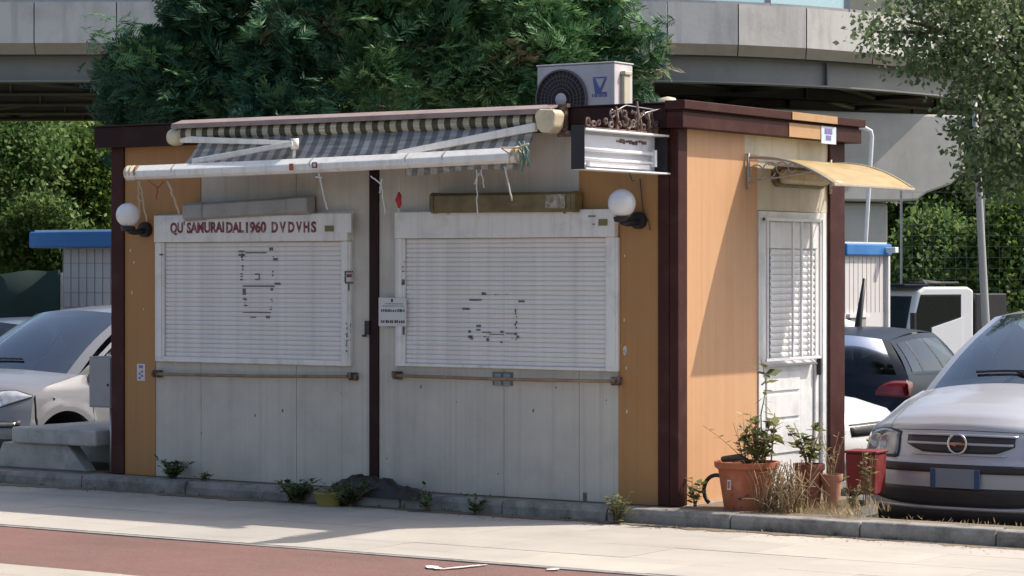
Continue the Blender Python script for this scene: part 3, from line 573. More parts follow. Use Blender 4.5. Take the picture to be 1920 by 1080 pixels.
a, b = S(1440, 686)[1], S(1440, 674)[1]; dp(MB().prism([(-.028, a), (.02, a - .01), (.028, a - .005), (-.028, b)], 'y', gy0 + .03, gy1 - .02), 'drip_ledge', 'steel')
for (q0, q1) in ((697, 733), (739, 783), (789, 850)):
    za, zb = S(1470, q0)[1], S(1470, q1)[1]; y0, y1 = S(1443, 700)[0], S(1505, 700)[0]
    dp(MB().box(-.029, -.020, y0, y1, zb, za), 'kick_panel', 'door_white', bevel=.006)
ya = S(1535, 715)[0]; dp(MB().box(-.011, .02, ya - .01, ya + .01, .80, .93), 'handle', 'black_plastic', bevel=.004)

# ================================================================ FIXTURES ON THE KIOSK
# door canopy
c_ = thing('door_canopy', 'tan curved plastic canopy over the side door', 'canopy', (0, 1.55, 2.25))
def cprof(t): return (.03 + .645 * t, 2.335 - .19 * (t ** 2.0) + .012 * math.sin(math.pi * t))
yc0, yc1 = .945, 2.21
m = MB(); m.grid([[(cprof(t)[0], y, cprof(t)[1]) for t in np.linspace(0, 1, 15)] for y in np.linspace(yc0, yc1, 6)]); m.build('canopy_sheet', 'canopy_sheet', c_, solid=.004)
m = MB(); e = cprof(1); m.box(e[0] - .012, e[0] + .012, yc0 - .012, yc1 + .012, e[1] - .012, e[1] + .006); m.build('front_rail', 'canopy_edge', c_, bevel=.003)
for y in (yc0, yc1):
    m = MB(); m.tube([(cprof(t)[0], y, cprof(t)[1] + .004) for t in np.linspace(0, 1, 13)], .009, 6)
    m.tube([(.02, y, 2.37), (.02, y, 2.12)], .011, 6)
    m.tube([(.02, y, 2.16)] + [(.02 + .5 * t, y, 2.16 + .075 * t ** .6 - .01 * math.sin(3 * t)) for t in np.linspace(.1, 1, 8)], .006, 6)
    for (cx, cz, r) in ((.085, 2.235, .05), (.185, 2.25, .05), (.28, 2.262, .04), (.36, 2.262, .03)):
        m.tube([(cx + r * math.cos(g), y, cz + r * 1.05 * math.sin(g)) for g in np.linspace(.3, 5.9, 14)], .005, 5)
    m.build('bracket', 'grey_plastic' if y == yc0 else 'canopy_edge', c_)
# bulkhead lamp above the door
a = S(1446, 350); b = S(1543, 318)
bl = thing('bulkhead_lamp', 'dirty yellowed oval lamp above the side door', 'lamp', (0, (a[0] + b[0]) / 2, a[1]))
def capsule(y0, y1, z0, z1, n=10):
    r = (z1 - z0) / 2; return [(y0 + r - r * math.sin(g), z0 + r - r * math.cos(g)) for g in np.linspace(0, math.pi, n)] + [(y1 - r + r * math.sin(g), z1 - r + r * math.cos(g)) for g in np.linspace(0, math.pi, n)]
MB().prism(capsule(a[0], b[0], a[1], b[1]), 'x', -.002, .03).build('base', 'dirty_diffuser', bl, bevel=.006)
MB().prism(capsule(a[0] + .03, b[0] - .03, a[1] + .022, b[1] - .022), 'x', .03, .085).build('lens', 'old_lens', bl, bevel=.03)
# globes
def globe(px, py, rpx, off, label):
    x, z = F(px, py, off); r = rpx * (17.3 if px > 900 else 19.5) / FPX
    g = thing('globe_lamp', label, 'lamp', (x, -.005, z - r), group='round lamps on the kiosk front')
    MB().sphere((x, -off, z), r).build('globe', 'globe_white', g)
    MB().lathe([(r * .55, -r * .95), (r * .62, -r * 1.0), (r * .55, -r * 1.3), (.02, -r * 1.36)], (x, -off, z), 18).build('collar', 'black_plastic', g)
    MB().tube([(x, -off, z - r * 1.3), (x + .02, -off * .75, z - r * 1.42), (x + .03, -off * .35, z - r * 1.35), (x + .04, -.006, z - r * 1.2)], .022, 8).lathe([(.055, 0), (.05, .03), (.0005, .04)], (x + .04, -.003, z - r * 1.2), 16, axis='y').build('wall_arm', 'black_plastic', g)
    m = MB(); m.lathe([(.058, -.045), (.058, -.004)], (x + .04, 0, z - r * 1.2), 16, axis='y'); m.add([(x + .04 + .058 * math.cos(q), -.045, z - r * 1.2 + .058 * math.sin(q)) for q in np.linspace(0, 2 * math.pi, 16, endpoint=False)], [tuple(range(16))]); m.build('wall_rose', 'black_plastic', g)
globe(240, 403, 22.5, .17, 'white globe lamp on the left orange board'); globe(1166, 381, 26, .17, 'white globe lamp at the top right corner of the right shutter')
# grey strip light and brown strip light
def strip(pa, pb, hpx, dep, name, label, mats, endfrac, off=.02):
    (x0, z0), (x1, z1) = F(*pa, .08), F(*pb, .08); L_ = math.hypot(x1 - x0, z1 - z0); an = math.atan2(z1 - z0, x1 - x0); h = hpx * 18.3 / FPX
    t = thing(name, label, 'lamp', (x0, -off, z0), local=True, mx=Matrix.Rotation(-an, 4, 'Y'))
    e = L_ * endfrac
    MB().prism([(-dep, -h * .36), (-dep * .75, -h * .5), (0, -h * .5), (0, h * .5), (-dep * .75, h * .5), (-dep, h * .36)], 'x', e, L_ - e).build('diffuser', mats[0], t, bevel=.004)
    for a, b in ((0, e - .002), (L_ - e + .002, L_)):
        MB().prism([(-dep - .004, -h * .38), (-dep * .75, -h * .53), (0, -h * .53), (0, h * .53), (-dep * .75, h * .53), (-dep - .004, h * .38)], 'x', a, b).build('end_cap', mats[1], t, bevel=.004)
    MB().box(.01, L_ - .01, 0, off - .002, -h * .3, h * .42).build('housing', mats[2], t)
    for xx in (.12, L_ - .12): MB().box(xx - .012, xx + .012, -dep * .4, .004, -h * .58, -h * .5).build('clip', 'steel', t)
    return t
strip((349, 398), (582, 383), 33, .10, 'strip_light', 'tilted grey strip light above the left shutter', ('grey_plastic', 'grey_plastic', 'brown_dark'), .16)
s2 = strip((811, 381), (1084, 378), 36, .10, 'strip_light', 'grimy brown strip light above the right shutter', ('dirty_diffuser', 'dirty_diffuser', 'brown_dark'), .03)
s2l = MB().box(.97, 1.13, -.1085, -.1045, -.045, .05); s2l.build('bare_patch', 'bare', s2)

# projecting light-box sign
sg = thing('box_sign', 'empty white light box sign with bare tubes hanging out from the front corner', 'sign', (-.05, -.55, 2.2))
sy0, sy1 = -1.08, -.06; sz0, sz1 = 2.205, 2.44; sx0, sx1 = -.145, -.045; tl = .0
MB().box(sx0, sx0 + .006, sy0 + .004, sy1, sz0, sz1).build('back_panel', 'sign_back', sg)
MB().box(sx0 + .02, sx0 + .026, sy0 + .02, sy1 - .12, sz0 + .02, sz1 - .02).build('reflector', 'sign_back', sg)
MB().box(sx0, sx1, sy0 - .006, sy0, sz0 - .01, sz1 + .03).build('end_panel', 'black_plastic', sg, bevel=.003)
MB().box(sx0, sx1, sy1, sy1 + .012, sz0, sz1).box(sx1 - .014, sx1, sy1 - .012, sy1 - .001, sz0 + .02, sz1 - .02).build('end_panel', 'black_plastic', sg)
MB().box(sx0, sx1 + .008, sy0, sy1 + .02, sz1 + .001, sz1 + .014).build('top_rail', 'white_paint', sg, bevel=.002); MB().box(sx0, sx1 + .012, sy0, sy1 + .03, sz0 - .012, sz0 - .001).build('bottom_rail', 'white_paint', sg, bevel=.002)
for zt, rr in ((2.325, .013), (2.265, .010)): MB().tube([(sx0 + .055, sy0 + .01, zt), (sx0 + .055, sy1 - .09, zt)], rr, 10).build('tube', 'tube_glass', sg)
MB().box(sx0 + .03, sx0 + .075, sy1 - .11, sy1 - .085, 2.24, 2.35).box(sx0 + .028, sx0 + .05, sy0 + .14, sy1 - .14, 2.22, 2.25).build('tube_holder', 'white_paint', sg)
m = MB(); rr = random.Random(2)
for k in range(9): y = lerp(sy0 + .5, sy1 - .2, k / 8); zz = sz1 - .03 - rr.random() * .012; m.box(sx0 + .0265, sx0 + .032, y, y + .05 * rr.random() + .01, zz - .02 * rr.random() - .01, zz)
m.build('rust_patch', 'rust', sg)
# wrought-iron scrollwork above the sign
sc = thing('iron_scrollwork', 'rusty wrought iron scrollwork above the box sign', 'ironwork', (-.09, -.5, 2.456))
m = MB(); xx = -.095; zb = 2.462
m.tube([(xx, -.98, zb), (xx, -.105, zb)], .008, 6)
rq = random.Random(44)
for k in range(13):
    y0 = -.96 + k * .07 + rq.uniform(-.02, .02); r = rq.uniform(.018, .042); ph = rq.uniform(0, 6.28); sgn = rq.choice((-1, 1)); dz = rq.uniform(-.004, .03); pts = []
    for g in np.linspace(0, rq.uniform(5, 8.5), 20): q = r * (1 - g / 12); pts.append((xx + rq.uniform(-.003, .003), y0 + q * math.cos(ph + sgn * g), zb + r + dz + q * math.sin(ph + sgn * g)))
    m.tube(pts, rq.uniform(.006, .011), 5)
for (y0, h) in ((-.62, .15), (-.50, .11), (-.36, .20), (-.33, .12), (-.22, .14), (-.16, .10)): m.tube([(xx, y0, zb), (xx + .006, y0 + .01, zb + h * .5), (xx, y0 - .005, zb + h)], .009, 5)
for k in range(7): y0 = -.66 + k * .08 + rq.uniform(-.02, .02); m.tube([(xx, y0 + .03 * math.cos(g), zb + .09 + .022 * math.sin(g) + rq.uniform(0, .03)) for g in np.linspace(0, rq.uniform(3, 5.5), 10)], .007, 5)
m.build('scroll', 'rust', sc); MB().tube([(xx, -.40, zb + .05), (xx, -.25, zb + .13), (-.06, -.12, zb + .16)], .005, 5).tube([(xx, -.7, zb + .1), (xx, -.5, zb + .165), (xx, -.12, zb + .155)], .004, 5).build('stay_wire', 'steel', sc)

# front awning, half fallen
aw = thing('awning', 'broken striped folding awning with a sagging white front bar', 'awning', (-2.5, -.15, 2.5))
def K(px, py, off): x, z = F(px, py, off); return Vector((x, -off, z))
h0, h1 = K(330, 232, .115), K(1036, 203, .115)
xh0, xh1 = K(330, 250, .2).x, K(1040, 225, .2).x
m = MB(); m.prism([(-.117, 2.675), (-.135, 2.682), (-.255, 2.648), (-.262, 2.612), (-.252, 2.612), (-.24, 2.64), (-.117, 2.668)], 'x', xh0, xh1); m.build('hood', 'brown_hood', aw, bevel=.003)
zr = 2.575
m = MB(); rw = random.Random(5)
m.grid([[(x, -.185 + (.052 + .004 * math.sin(x * 9)) * math.cos(g), zr + (.052 + .004 * math.sin(x * 9)) * math.sin(g)) for g in np.linspace(0, 2 * math.pi, 15)] for x in np.linspace(xh0 + .04, xh1 - .05, 60)]); m.build('fabric_roll', 'awning_roll', aw)
bL, bR = K(243, 325, .49), K(972, 291, .49)
def barp(t): return bL.lerp(bR, t) + Vector((0, 0, -.006 * math.sin(math.pi * t)))
m = MB(); xf0, xf1 = K(352, 290, .35).x, K(985, 290, .35).x
rows = []
for s_ in np.linspace(0, 1, 12):
    row = []
    for x in np.linspace(xf0, xf1, 70):
        t = (x - bL.x) / (bR.x - bL.x); bz = barp(min(max(t, 0), 1.02)).z
        y = lerp(-.215, -.465, s_); z = lerp(zr - .045, bz + .0, s_ ** .8) - .05 * math.sin(math.pi * s_) * (1 + .35 * math.sin(x * 5)) + .006 * math.sin(x * 21 + s_ * 3)
        if t < .45: z += (.45 - t) * .16 * s_ * (1 - s_) * 4 * .5
        row.append((x, y, z))
    rows.append(row)
m.grid(rows); m.build('canopy_cloth', 'awning_cloth', aw, solid=.0015)
m = MB(); m.grid([[(x, -.468 - .01 * math.sin(x * 17) * s_, barp((x - bL.x) / (bR.x - bL.x)).z - .03 - s_ * (.062 + .012 * math.sin(x * 6))) for x in np.linspace(K(770, 300, .4).x, xf1 + .02, 40)] for s_ in (0, .5, 1)]); m.build('valance', 'awning_cloth', aw, solid=.0015)
fb = MB(); BP = [(.045, .03), (0, .056), (-.052, .010), (-.054, -.028), (-.03, -.05), (.03, -.05)]; fb.grid([[barp(t) + Vector((0, p[0], p[1])) for t in np.linspace(0, 1, 20)] for p in BP + BP[:1]], 0, False)
for t in (0, 1): fb.add([barp(t) + Vector((0, p[0], p[1])) for p in BP], [tuple(range(6))])
fb = fb.build('front_bar', 'awning_white', aw, bevel=.006)
ux = (bR - bL).normalized()
for t in (-.004, .012, .026): MB().tube([barp(max(t, 0)) + ux * (-.012 if t < 0 else -.008), barp(max(t, 0)) + ux * .012], .0575, 16).build('end_ring', 'rail' if t > .02 else 'cream_plastic', fb)
MB().tube([bR - ux * .03, bR + ux * .03], .055, 12).tube([bR + ux * .03 + Vector((0, 0, .02)), bR + ux * .05 - Vector((0, 0, .05))], .03, 8).build('end_bracket', 'cream_plastic', fb)
for t in (.13, .50, .74, .83): MB().tube([barp(t), barp(t) + ux * .006], .0545, 16).build('joint_ring', 'grey_plastic', fb)
MB().box(barp(.455).x - .018, barp(.455).x + .018, -.5485, -.5445, barp(.455).z - .03, barp(.455).z + .018).build('orange_sticker', 'terracotta', fb)
MB().box(barp(.515).x - .022, barp(.515).x + .022, -.5485, -.5445, barp(.515).z - .02, barp(.515).z + .02).build('red_sticker', 'red_letter', fb)
MB().box(barp(.515).x - .012, barp(.515).x + .012, -.550, -.5486, barp(.515).z - .011, barp(.515).z + .011).build('red_sticker', 'paper', fb)
# arms
s0 = K(338, 262, .2); el = K(556, 268, .38); fj = K(362, 303, .46)
ar = MB(); ar.hexa([s0 + Vector((0, -.02, -.022)), el + Vector((0, -.02, -.016)), el + Vector((0, .02, -.016)), s0 + Vector((0, .02, -.022)), s0 + Vector((0, -.02, .03)), el + Vector((0, -.02, .012)), el + Vector((0, .02, .012)), s0 + Vector((0, .02, .03))]); ar.build('arm', 'awning_white', aw, bevel=.006)
ar = MB(); el2 = el + Vector((0, -.045, -.005)); ar.hexa([fj + Vector((0, -.02, -.02)), el2 + Vector((.01, -.02, -.02)), el2 + Vector((.01, .02, -.02)), fj + Vector((0, .02, -.02)), fj + Vector((0, -.02, .02)), el2 + Vector((.01, -.02, .016)), el2 + Vector((.01, .02, .016)), fj + Vector((0, .02, .02))]); ar.build('arm', 'awning_white', aw, bevel=.006)
MB().lathe([(.0005, -.04), (.03, -.04), (.03, .035), (.0005, .035)], el + Vector((0, -.02, -.005)), 14).tube([el + Vector((0, -.02, -.04)), el + Vector((-.01, -.02, -.11))], .012, 6).build('elbow', 'awning_white', aw)
s1 = K(1006, 238, .22); e1 = K(747, 288, .44)
ar = MB(); ar.hexa([e1 + Vector((0, -.018, -.02)), s1 + Vector((0, -.02, -.03)), s1 + Vector((0, .02, -.03)), e1 + Vector((0, .018, -.02)), e1 + Vector((0, -.018, .02)), s1 + Vector((0, -.02, .03)), s1 + Vector((0, .02, .03)), e1 + Vector((0, .018, .02))]); ar.build('arm', 'awning_white', aw, bevel=.006)
ec = K(1030, 227, .24)
MB().prism([(ec.x - .085, ec.z + .06), (ec.x - .09, ec.z + .03), (ec.x - .07, ec.z - .05), (ec.x - .04, ec.z - .08), (ec.x + .03, ec.z - .08), (ec.x + .065, ec.z - .04), (ec.x + .075, ec.z + .05), (ec.x + .06, ec.z + .075), (ec.x - .05, ec.z + .08)], 'y', -.29, -.16).build('shoulder_cap', 'cream_plastic', aw, bevel=.018)
MB().box(ec.x + .02, ec.x + .075, -.158, -.118, 2.50, 2.672).box(ec.x - .07, ec.x + .09, -.158, -.118, 2.655, 2.681).box(ec.x + .0, ec.x + .12, -.15, -.117, 2.46, 2.50).build('bracket', 'rust', aw, bevel=.004)
MB().lathe([(.0005, -.05), (.055, -.05), (.065, -.02), (.065, .02), (.055, .05), (.0005, .05)], s0 + Vector((-.04, 0, .02)), 16, axis='x').build('shoulder_cap', 'cream_plastic', aw)
# strings hanging from the bar
def strand(name, pts, r, m_, label, cat='string'):
    b = Vector(pts[0][0]) if hasattr(pts[0][0], '__len__') else Vector(pts[0]); m = MB()
    for q in (pts if hasattr(pts[0][0], '__len__') else [pts]): m.tube(q, r, 5)
    return solo(m, name, m_, label, cat, tuple(b))
def hang(px, py0, px1, py1, off=.53, wob=.01, n=8, seed=0):
    r = random.Random(seed); a, b = K(px, py0, off), K(px1, py1, off); return [a.lerp(b, k / n) + Vector((r.uniform(-wob, wob), r.uniform(-wob, wob), 0)) * (1 if 0 < k else 0) for k in range(n + 1)]
strand('string', [hang(259, 338, 262, 402, .545, .006, seed=1), hang(262, 338, 274, 415, .545, .006, seed=2), hang(262, 375, 270, 378, .545, .0, 2)], .006, 'string_tan', 'tan knotted strings hanging from the left end of the awning bar')
strand('string', [hang(278, 338, 296, 352, .545, .003, 4), hang(308, 340, 296, 352, .545, .003, 4), hang(296, 350, 293, 374, .545, .004, seed=4)], .005, 'string_red', 'rust red looped cord hanging near the left end of the awning bar', 'cord')
strand('string', [hang(314, 340, 337, 402, .545, .005, seed=5), hang(316, 345, 325, 370, .55, .008, seed=15)], .008, 'string_tan', 'frayed straw coloured rope slanting over the tilted strip light', 'rope')
strand('string', [hang(598, 325, 603, 350, .545, .004, seed=6), hang(602, 345, 614, 393, .545, .004, seed=7), hang(592, 332, 603, 333, .545, .002, 3)], .006, 'string_white', 'white string with rusty knot right of the tilted strip light')
strand('string', [hang(695, 330, 716, 346, .545, .004, seed=8), hang(716, 335, 712, 362, .545, .004, seed=9), hang(714, 345, 722, 402, .545, .005, seed=10)], .005, 'string_white', 'pale tangled string hanging in front of the brown middle post')
strand('string', [hang(893, 318, 896, 410, .545, .006, seed=11), hang(902, 318, 908, 352, .545, .006, seed=12), hang(898, 325, 890, 345, .545, .006, seed=13)], .0045, 'string_white', 'long white threads hanging over the grimy brown strip light')
strand('string', [hang(946, 312, 960, 376, .545, .002, seed=14)], .006, 'string_white', 'straight pale cord slanting down near the right end of the awning bar', 'cord')
rt = thing('red_tag', 'red rag tied to a white string left of the right shutter', 'rag', tuple(K(748, 330, .3)))
MB().tube(hang(748, 330, 748, 362, .3, .002, 4), .003, 5).tube(hang(748, 388, 748, 408, .3, .006, 4, 3), .006, 5).build('cord', 'string_white', rt)
q = K(748, 375, .3); MB().tube([q + Vector((0, 0, .055)), q + Vector((.004, 0, .03)), q + Vector((-.006, 0, 0)), q + Vector((.004, 0, -.03)), q + Vector((0, 0, -.055))], [.006, .018, .024, .018, .008], 7).build('rag', 'red_rag', rt)
m = MB(); rg = random.Random(9); q = bR + ux * .03
for k in range(9):
    a = q + Vector((rg.uniform(-.01, .05), -.03 + rg.uniform(-.02, .02), rg.uniform(.02, .12))); m.tube([a, a + Vector((rg.uniform(0, .05), 0, -.05)), a + Vector((rg.uniform(.0, .09), 0, -.12 - rg.random() * .05))], .006, 4)
solo(m, 'ribbon', 'string_green', 'tangle of dark green ribbon on the right end of the awning bar', 'ribbon', tuple(q))
m = MB(); m.tube([bR + Vector((-.02, -.055, .0)), bR + Vector((-.1, -.06, .05)), bR + Vector((.04, -.062, .045)), bR + Vector((.12, -.06, .07))], .007, 5).tube([bR + Vector((-.03 + .05 * math.sin(g / 3), .058 * math.cos(g), .058 * math.sin(g))) for g in np.linspace(0, 12, 24)], .006, 5)
solo(m, 'string', 'string_tan', 'beige twine wound around the right end of the awning bar', 'twine', tuple(bR))
m = MB(); m.tube([K(1200, 335, .02), K(1203, 365, .02), K(1206, 395, .02), K(1216, 415, .02), K(1219, 432, .02)], .004, 5); m.tube([K(1180, 325, .3), K(1186, 340, .3), K(1190, 338, .3)], .004, 4)
solo(m, 'cable', 'cable', 'thin black cable dangling on the right orange board beside the globe lamp', 'cable', tuple(K(1200, 335, .02)))

# air conditioner and roof vent
vA = .7; (xr, zt) = F(1152, 118, -vA); (xl, _) = F(1007, 122, -vA); dA = .25
ac = thing('air_conditioner', 'white air conditioner unit with round black fan on the kiosk roof', 'air conditioner', ((xl + xr) / 2, vA + dA / 2, 2.531))
zb = 2.56
MB().box(xl, xr, vA, vA + dA, zb, zt).build('casing', 'ac_white', ac, bevel=.008)
MB().box(xl - .006, xr + .006, vA - .006, vA + dA + .006, zt + .001, zt + .012).build('lid', 'ac_white', ac, bevel=.004)
for xx in (xl + .08, xr - .08): MB().box(xx - .02, xx + .02, vA - .02, vA + dA + .02, 2.531, zb - .001).build('foot', 'black_plastic', ac)
fc = F(1054, 187, -vA); R_ = F(1101, 187, -vA)[0] - fc[0]; fx, fz = fc
def ring(m, r0, r1, y0, y1, n=36):
    m.lathe([(r0, y0), (r1, y0), (r1, y1), (r0, y1), (r0, y0)], (fx, 0, fz), n, axis='y', smooth=False)
m = MB(); m.add([(fx + R_ * math.cos(g), vA - .003, fz + R_ * math.sin(g)) for g in np.linspace(0, 2 * math.pi, 40, endpoint=False)], [tuple(range(40))]); m.build('fan_opening', 'ac_dark', ac)
m = MB()
for k in range(3):
    g0 = k * 2.09 + .4; m.add([(fx + r * R_ * math.cos(g0 + g), vA - .006 - dy, fz + r * R_ * math.sin(g0 + g)) for (r, g, dy) in ((.2, 0, 0), (.55, .15, 0), (.9, .5, 0), (.92, 1.2, .006), (.55, 1.25, .006), (.2, 1.0, .006))], [(0, 1, 2, 3, 4, 5)])
m.build('fan_blades', 'black_plastic', ac)
g_ = MB(); ring(g_, R_ * .97, R_ * 1.03, vA - .022, vA - .001)
for rr_ in (.38, .52, .66, .80): ring(g_, R_ * rr_ - .0018, R_ * rr_ + .0018, vA - .0205, vA - .017)
for k in range(36):
    g = k * math.pi / 18; g_.tube([(fx + R_ * .2 * math.cos(g), vA - .019, fz + R_ * .2 * math.sin(g)), (fx + R_ * math.cos(g + .25), vA - .019, fz + R_ * math.sin(g + .25))], .0018, 4)
g_.build('fan_grille', 'ac_wire', ac)
m = MB(); m.lathe([(.0005, -.026), (R_ * .2, -.026), (R_ * .23, -.016)], (fx, vA, fz), 24, axis='y'); m.build('fan_hub', 'ac_white', ac)
a = F(1112, 148, -vA); m = MB(); b = F(1138, 172, -vA)
yz = vA - .002
m.prism([(a[0], a[1]), (a[0] + .018, a[1]), (lerp(a[0], b[0], .5), lerp(a[1], b[1], .75)), (b[0] - .018, a[1]), (b[0], a[1]), (lerp(a[0], b[0], .58), b[1]), (b[0], b[1]), (b[0], b[1] - .012), (a[0] + .02, b[1] - .012)], 'y', yz - .002, yz); m.box(a[0], b[0], yz - .0025, yz - .0005, a[1] + .004, a[1] + .012)
m.build('logo', 'logo_blue', ac)
a = F(1110, 176, -vA); b = F(1140, 181, -vA); m = MB(); letters(m, a[0], b[0], b[1], a[1], 8, vA - .0015); m.build('brand_print', 'logo_purple', ac)
MB().box(xr + .0005, xr + .03, vA + .085, vA + .17, zt - .30, zt - .08).box(xr + .0005, xr + .04, vA + .08, vA + .18, zt - .08, zt - .05).build('side_cover', 'cream_panel', ac, bevel=.006)
m = MB(); m.tube([(xr + .02, vA + .12, zt - .3), (xr + .03, vA + .12, zt - .36), (xr + .04, vA + .13, zt - .47)], .012, 6).build('pipe', 'rust', ac)
vx = K(1252, 190, -.3); vt = thing('roof_vent', 'small tan vent cap on the roof edge above the front corner', 'vent', (vx.x, .3, 2.531))
MB().lathe([(.045, 2.531), (.045, 2.69)], (vx.x, .3, 0), 14).build('pipe', 'rust', vt); MB().lathe([(.075, 2.675), (.075, 2.69), (.05, 2.725), (.001, 2.735)], (vx.x, .3, 0), 18).build('cap', 'cream_plastic', vt)
m = MB(); m.tube([(xr + .05, vA + .3, 2.54), (xr + .06, vA + .32, 2.72), (xr + .14, vA + .3, 2.74), (xr + .3, vA + .25, 2.70), (-.1, .7, 2.69)], .012, 6); solo(m, 'pipe', 'steel', 'bent grey pipe lying on the roof beside the air conditioner', 'pipe', (xr + .05, vA + .3, 2.54))

# electricity box by the left corner
eb = thing('electric_box', 'grey metal electricity box on a post at the left corner of the kiosk', 'electric box', (-5.16, .12, -.004))
a = F(167, 668, -.02); b = F(208, 765, -.02)
MB().box(a[0], -5.025, .02, .18, b[1], a[1]).build('cabinet', 'box_grey', eb, bevel=.006); MB().box(a[0] + .012, -5.037, .012, .0195, b[1] + .012, a[1] - .012).build('door', 'box_grey', eb, bevel=.003)
MB().lathe([(.0005, -.006), (.010, -.006), (.010, 0)], (-5.06, .012, lerp(b[1], a[1], .45)), 10, axis='y').build('lock', 'black_plastic', eb)
MB().tube([(-5.085, .09, -.004), (-5.085, .09, b[1])], .022, 8).tube([(-5.05, .06, -.004), (-5.05, .06, b[1])], .010, 6).build('post', 'steel', eb)

# ================================================================ CONCRETE BENCH
bx0, bx1 = F(28, 800, -.02)[0], F(186, 800, -.02)[0]
bz1 = F(100, 803, -.02)[1]; bz0 = F(100, 833, -.02)[1]
be = thing('concrete_bench', 'weathered concrete bench standing on the kerb strip left of the kiosk', 'bench', ((bx0 + bx1) / 2, .5, -.004))
MB().box(bx0, bx1, -.02, 1.02, bz0, bz1).build('seat', 'concrete', be, bevel=.014)
lx0, lx1, lx2, lx3 = F(-8, 880, -.06)[0], F(166, 880, -.06)[0], F(132, 834, -.06)[0], F(10, 834, -.06)[0]
MB().prism([(lx0, -.004), (lx1, -.004), (lx2, bz0 - .002), (lx3, bz0 - .002)], 'y', .03, .16).build('leg', 'concrete', be, bevel=.01)
MB().prism([(lx0 + .1, -.004), (lx1 - .02, -.004), (lx2 + .02, bz0 - .002), (lx3 + .1, bz0 - .002)], 'y', .80, .93).build('leg', 'concrete', be, bevel=.01)

# ================================================================ POTS AND PLANTS
def pot(px, py, r1, r0, h, m_, label, rimh=.045, z=-.004, tilt=(0, 0)):
    x, y = G(px, py, 0); y += r0
    t = thing('flower_pot', label, 'flower pot', (x, y, z), local=True, group='pots by the side door', mx=Matrix.Rotation(tilt[0], 4, 'X') @ Matrix.Rotation(tilt[1], 4, 'Y'))
    MB().lathe([(.001, 0), (r0, 0), (lerp(r0, r1, .8), h - rimh), (r1 * 1.0, h - rimh), (r1 * 1.06, h - rimh * .8), (r1 * 1.08, h), (r1 * .96, h), (r1 * .90, h - rimh), (r1 * .8, h - .07)], n=36).build('body', m_, t, sharp=35)
    m = MB(); m.lathe([(.001, h - .035), (r1 * .93, h - .045)], n=24); m.build('soil', 'soil', t); return t, x, y
p1, p1x, p1y = pot(1380, 956, .200, .15, .31, 'terracotta', 'large bright terracotta pot against the orange side wall')
MB().box(-.045, -.020, -.188, -.176, .135, .20).build('label', 'paper', p1); MB().box(-.040, -.026, -.190, -.1885, .145, .19).build('label', 'terracotta', p1)
p2, p2x, p2y = pot(1508, 952, .098, .07, .29, 'terracotta_old', 'dark brown terracotta pot in the middle of the door pots')
p3, p3x, p3y = pot(1553, 953, .07, .05, .225, 'terracotta_pale', 'small pale terracotta pot beside the rear corner post')
x, y = G(1600, 928, 0)
rb = thing('red_crate', 'red plastic box behind the small pale pot', 'box', (x, y + .2, -.004), rot=.1, local=True)
MB().prism([(-.105, 0), (.105, 0), (.115, .285), (-.115, .285)], 'y', -.11, .11).build('body', 'red_plastic', rb, bevel=.01); MB().box(-.125, .125, -.12, .12, .286, .305).build('rim', 'red_plastic', rb, bevel=.008)

def plant(name, label, cat, base, stems, leaf_n, leaf, m_leaf, m_stem, seed, wd=.3, r=.004, span=(.25, 1), up=.2, group=None, droop=0, flat=1):
    """stems: list of polylines relative to base"""
    rng_ = np.random.default_rng(seed); t = thing(name, label, cat, base, local=True, group=group)
    m = MB()
    for s_ in stems: m.tube(s_, [lerp(r, r * .45, k / (len(s_) - 1)) for k in range(len(s_))], 5)
    m.build('stem', m_stem, t)
    C = []; D = []
    for s_ in stems:
        pts = np.array([tuple(q) for q in s_]); n = leaf_n
        for k in range(n):
            u_ = lerp(span[0], span[1], rng_.random()) * (len(pts) - 1); i = min(int(u_), len(pts) - 2); C.append(pts[i] + (pts[i + 1] - pts[i]) * (u_ - i)); g = rng_.uniform(0, 6.28); D.append((math.cos(g), math.sin(g) * flat, up + rng_.normal() * .3 - droop))
    C = np.array(C); D = unit(np.array(D)); sd = unit(np.cross(D, np.array([0, 0, 1]) + rng_.normal(size=D.shape) * .3)); ln = leaf * rng_.uniform(.5, 1.2, len(C))
    leaves('foliage', rhombs(C, D, sd, ln, ln * wd), rng_.uniform(0, 1, len(C)), m_leaf, t); return t
def fan_stems(seed, n, h, spread, segs=4, lean=(0, 0)):
    r = random.Random(seed); out = []
    for k in range(n):
        g = r.uniform(0, 6.28); hh = h * r.uniform(.55, 1.05); sp = spread * r.uniform(.3, 1); b = (r.uniform(-.02, .02), r.uniform(-.02, .02), 0)
        out.append([Vector((b[0] + (math.cos(g) * sp + lean[0]) * t ** 1.4, b[1] + (math.sin(g) * sp + lean[1]) * t ** 1.4, hh * t)) for t in np.linspace(0, 1, segs + 1)])
    return out
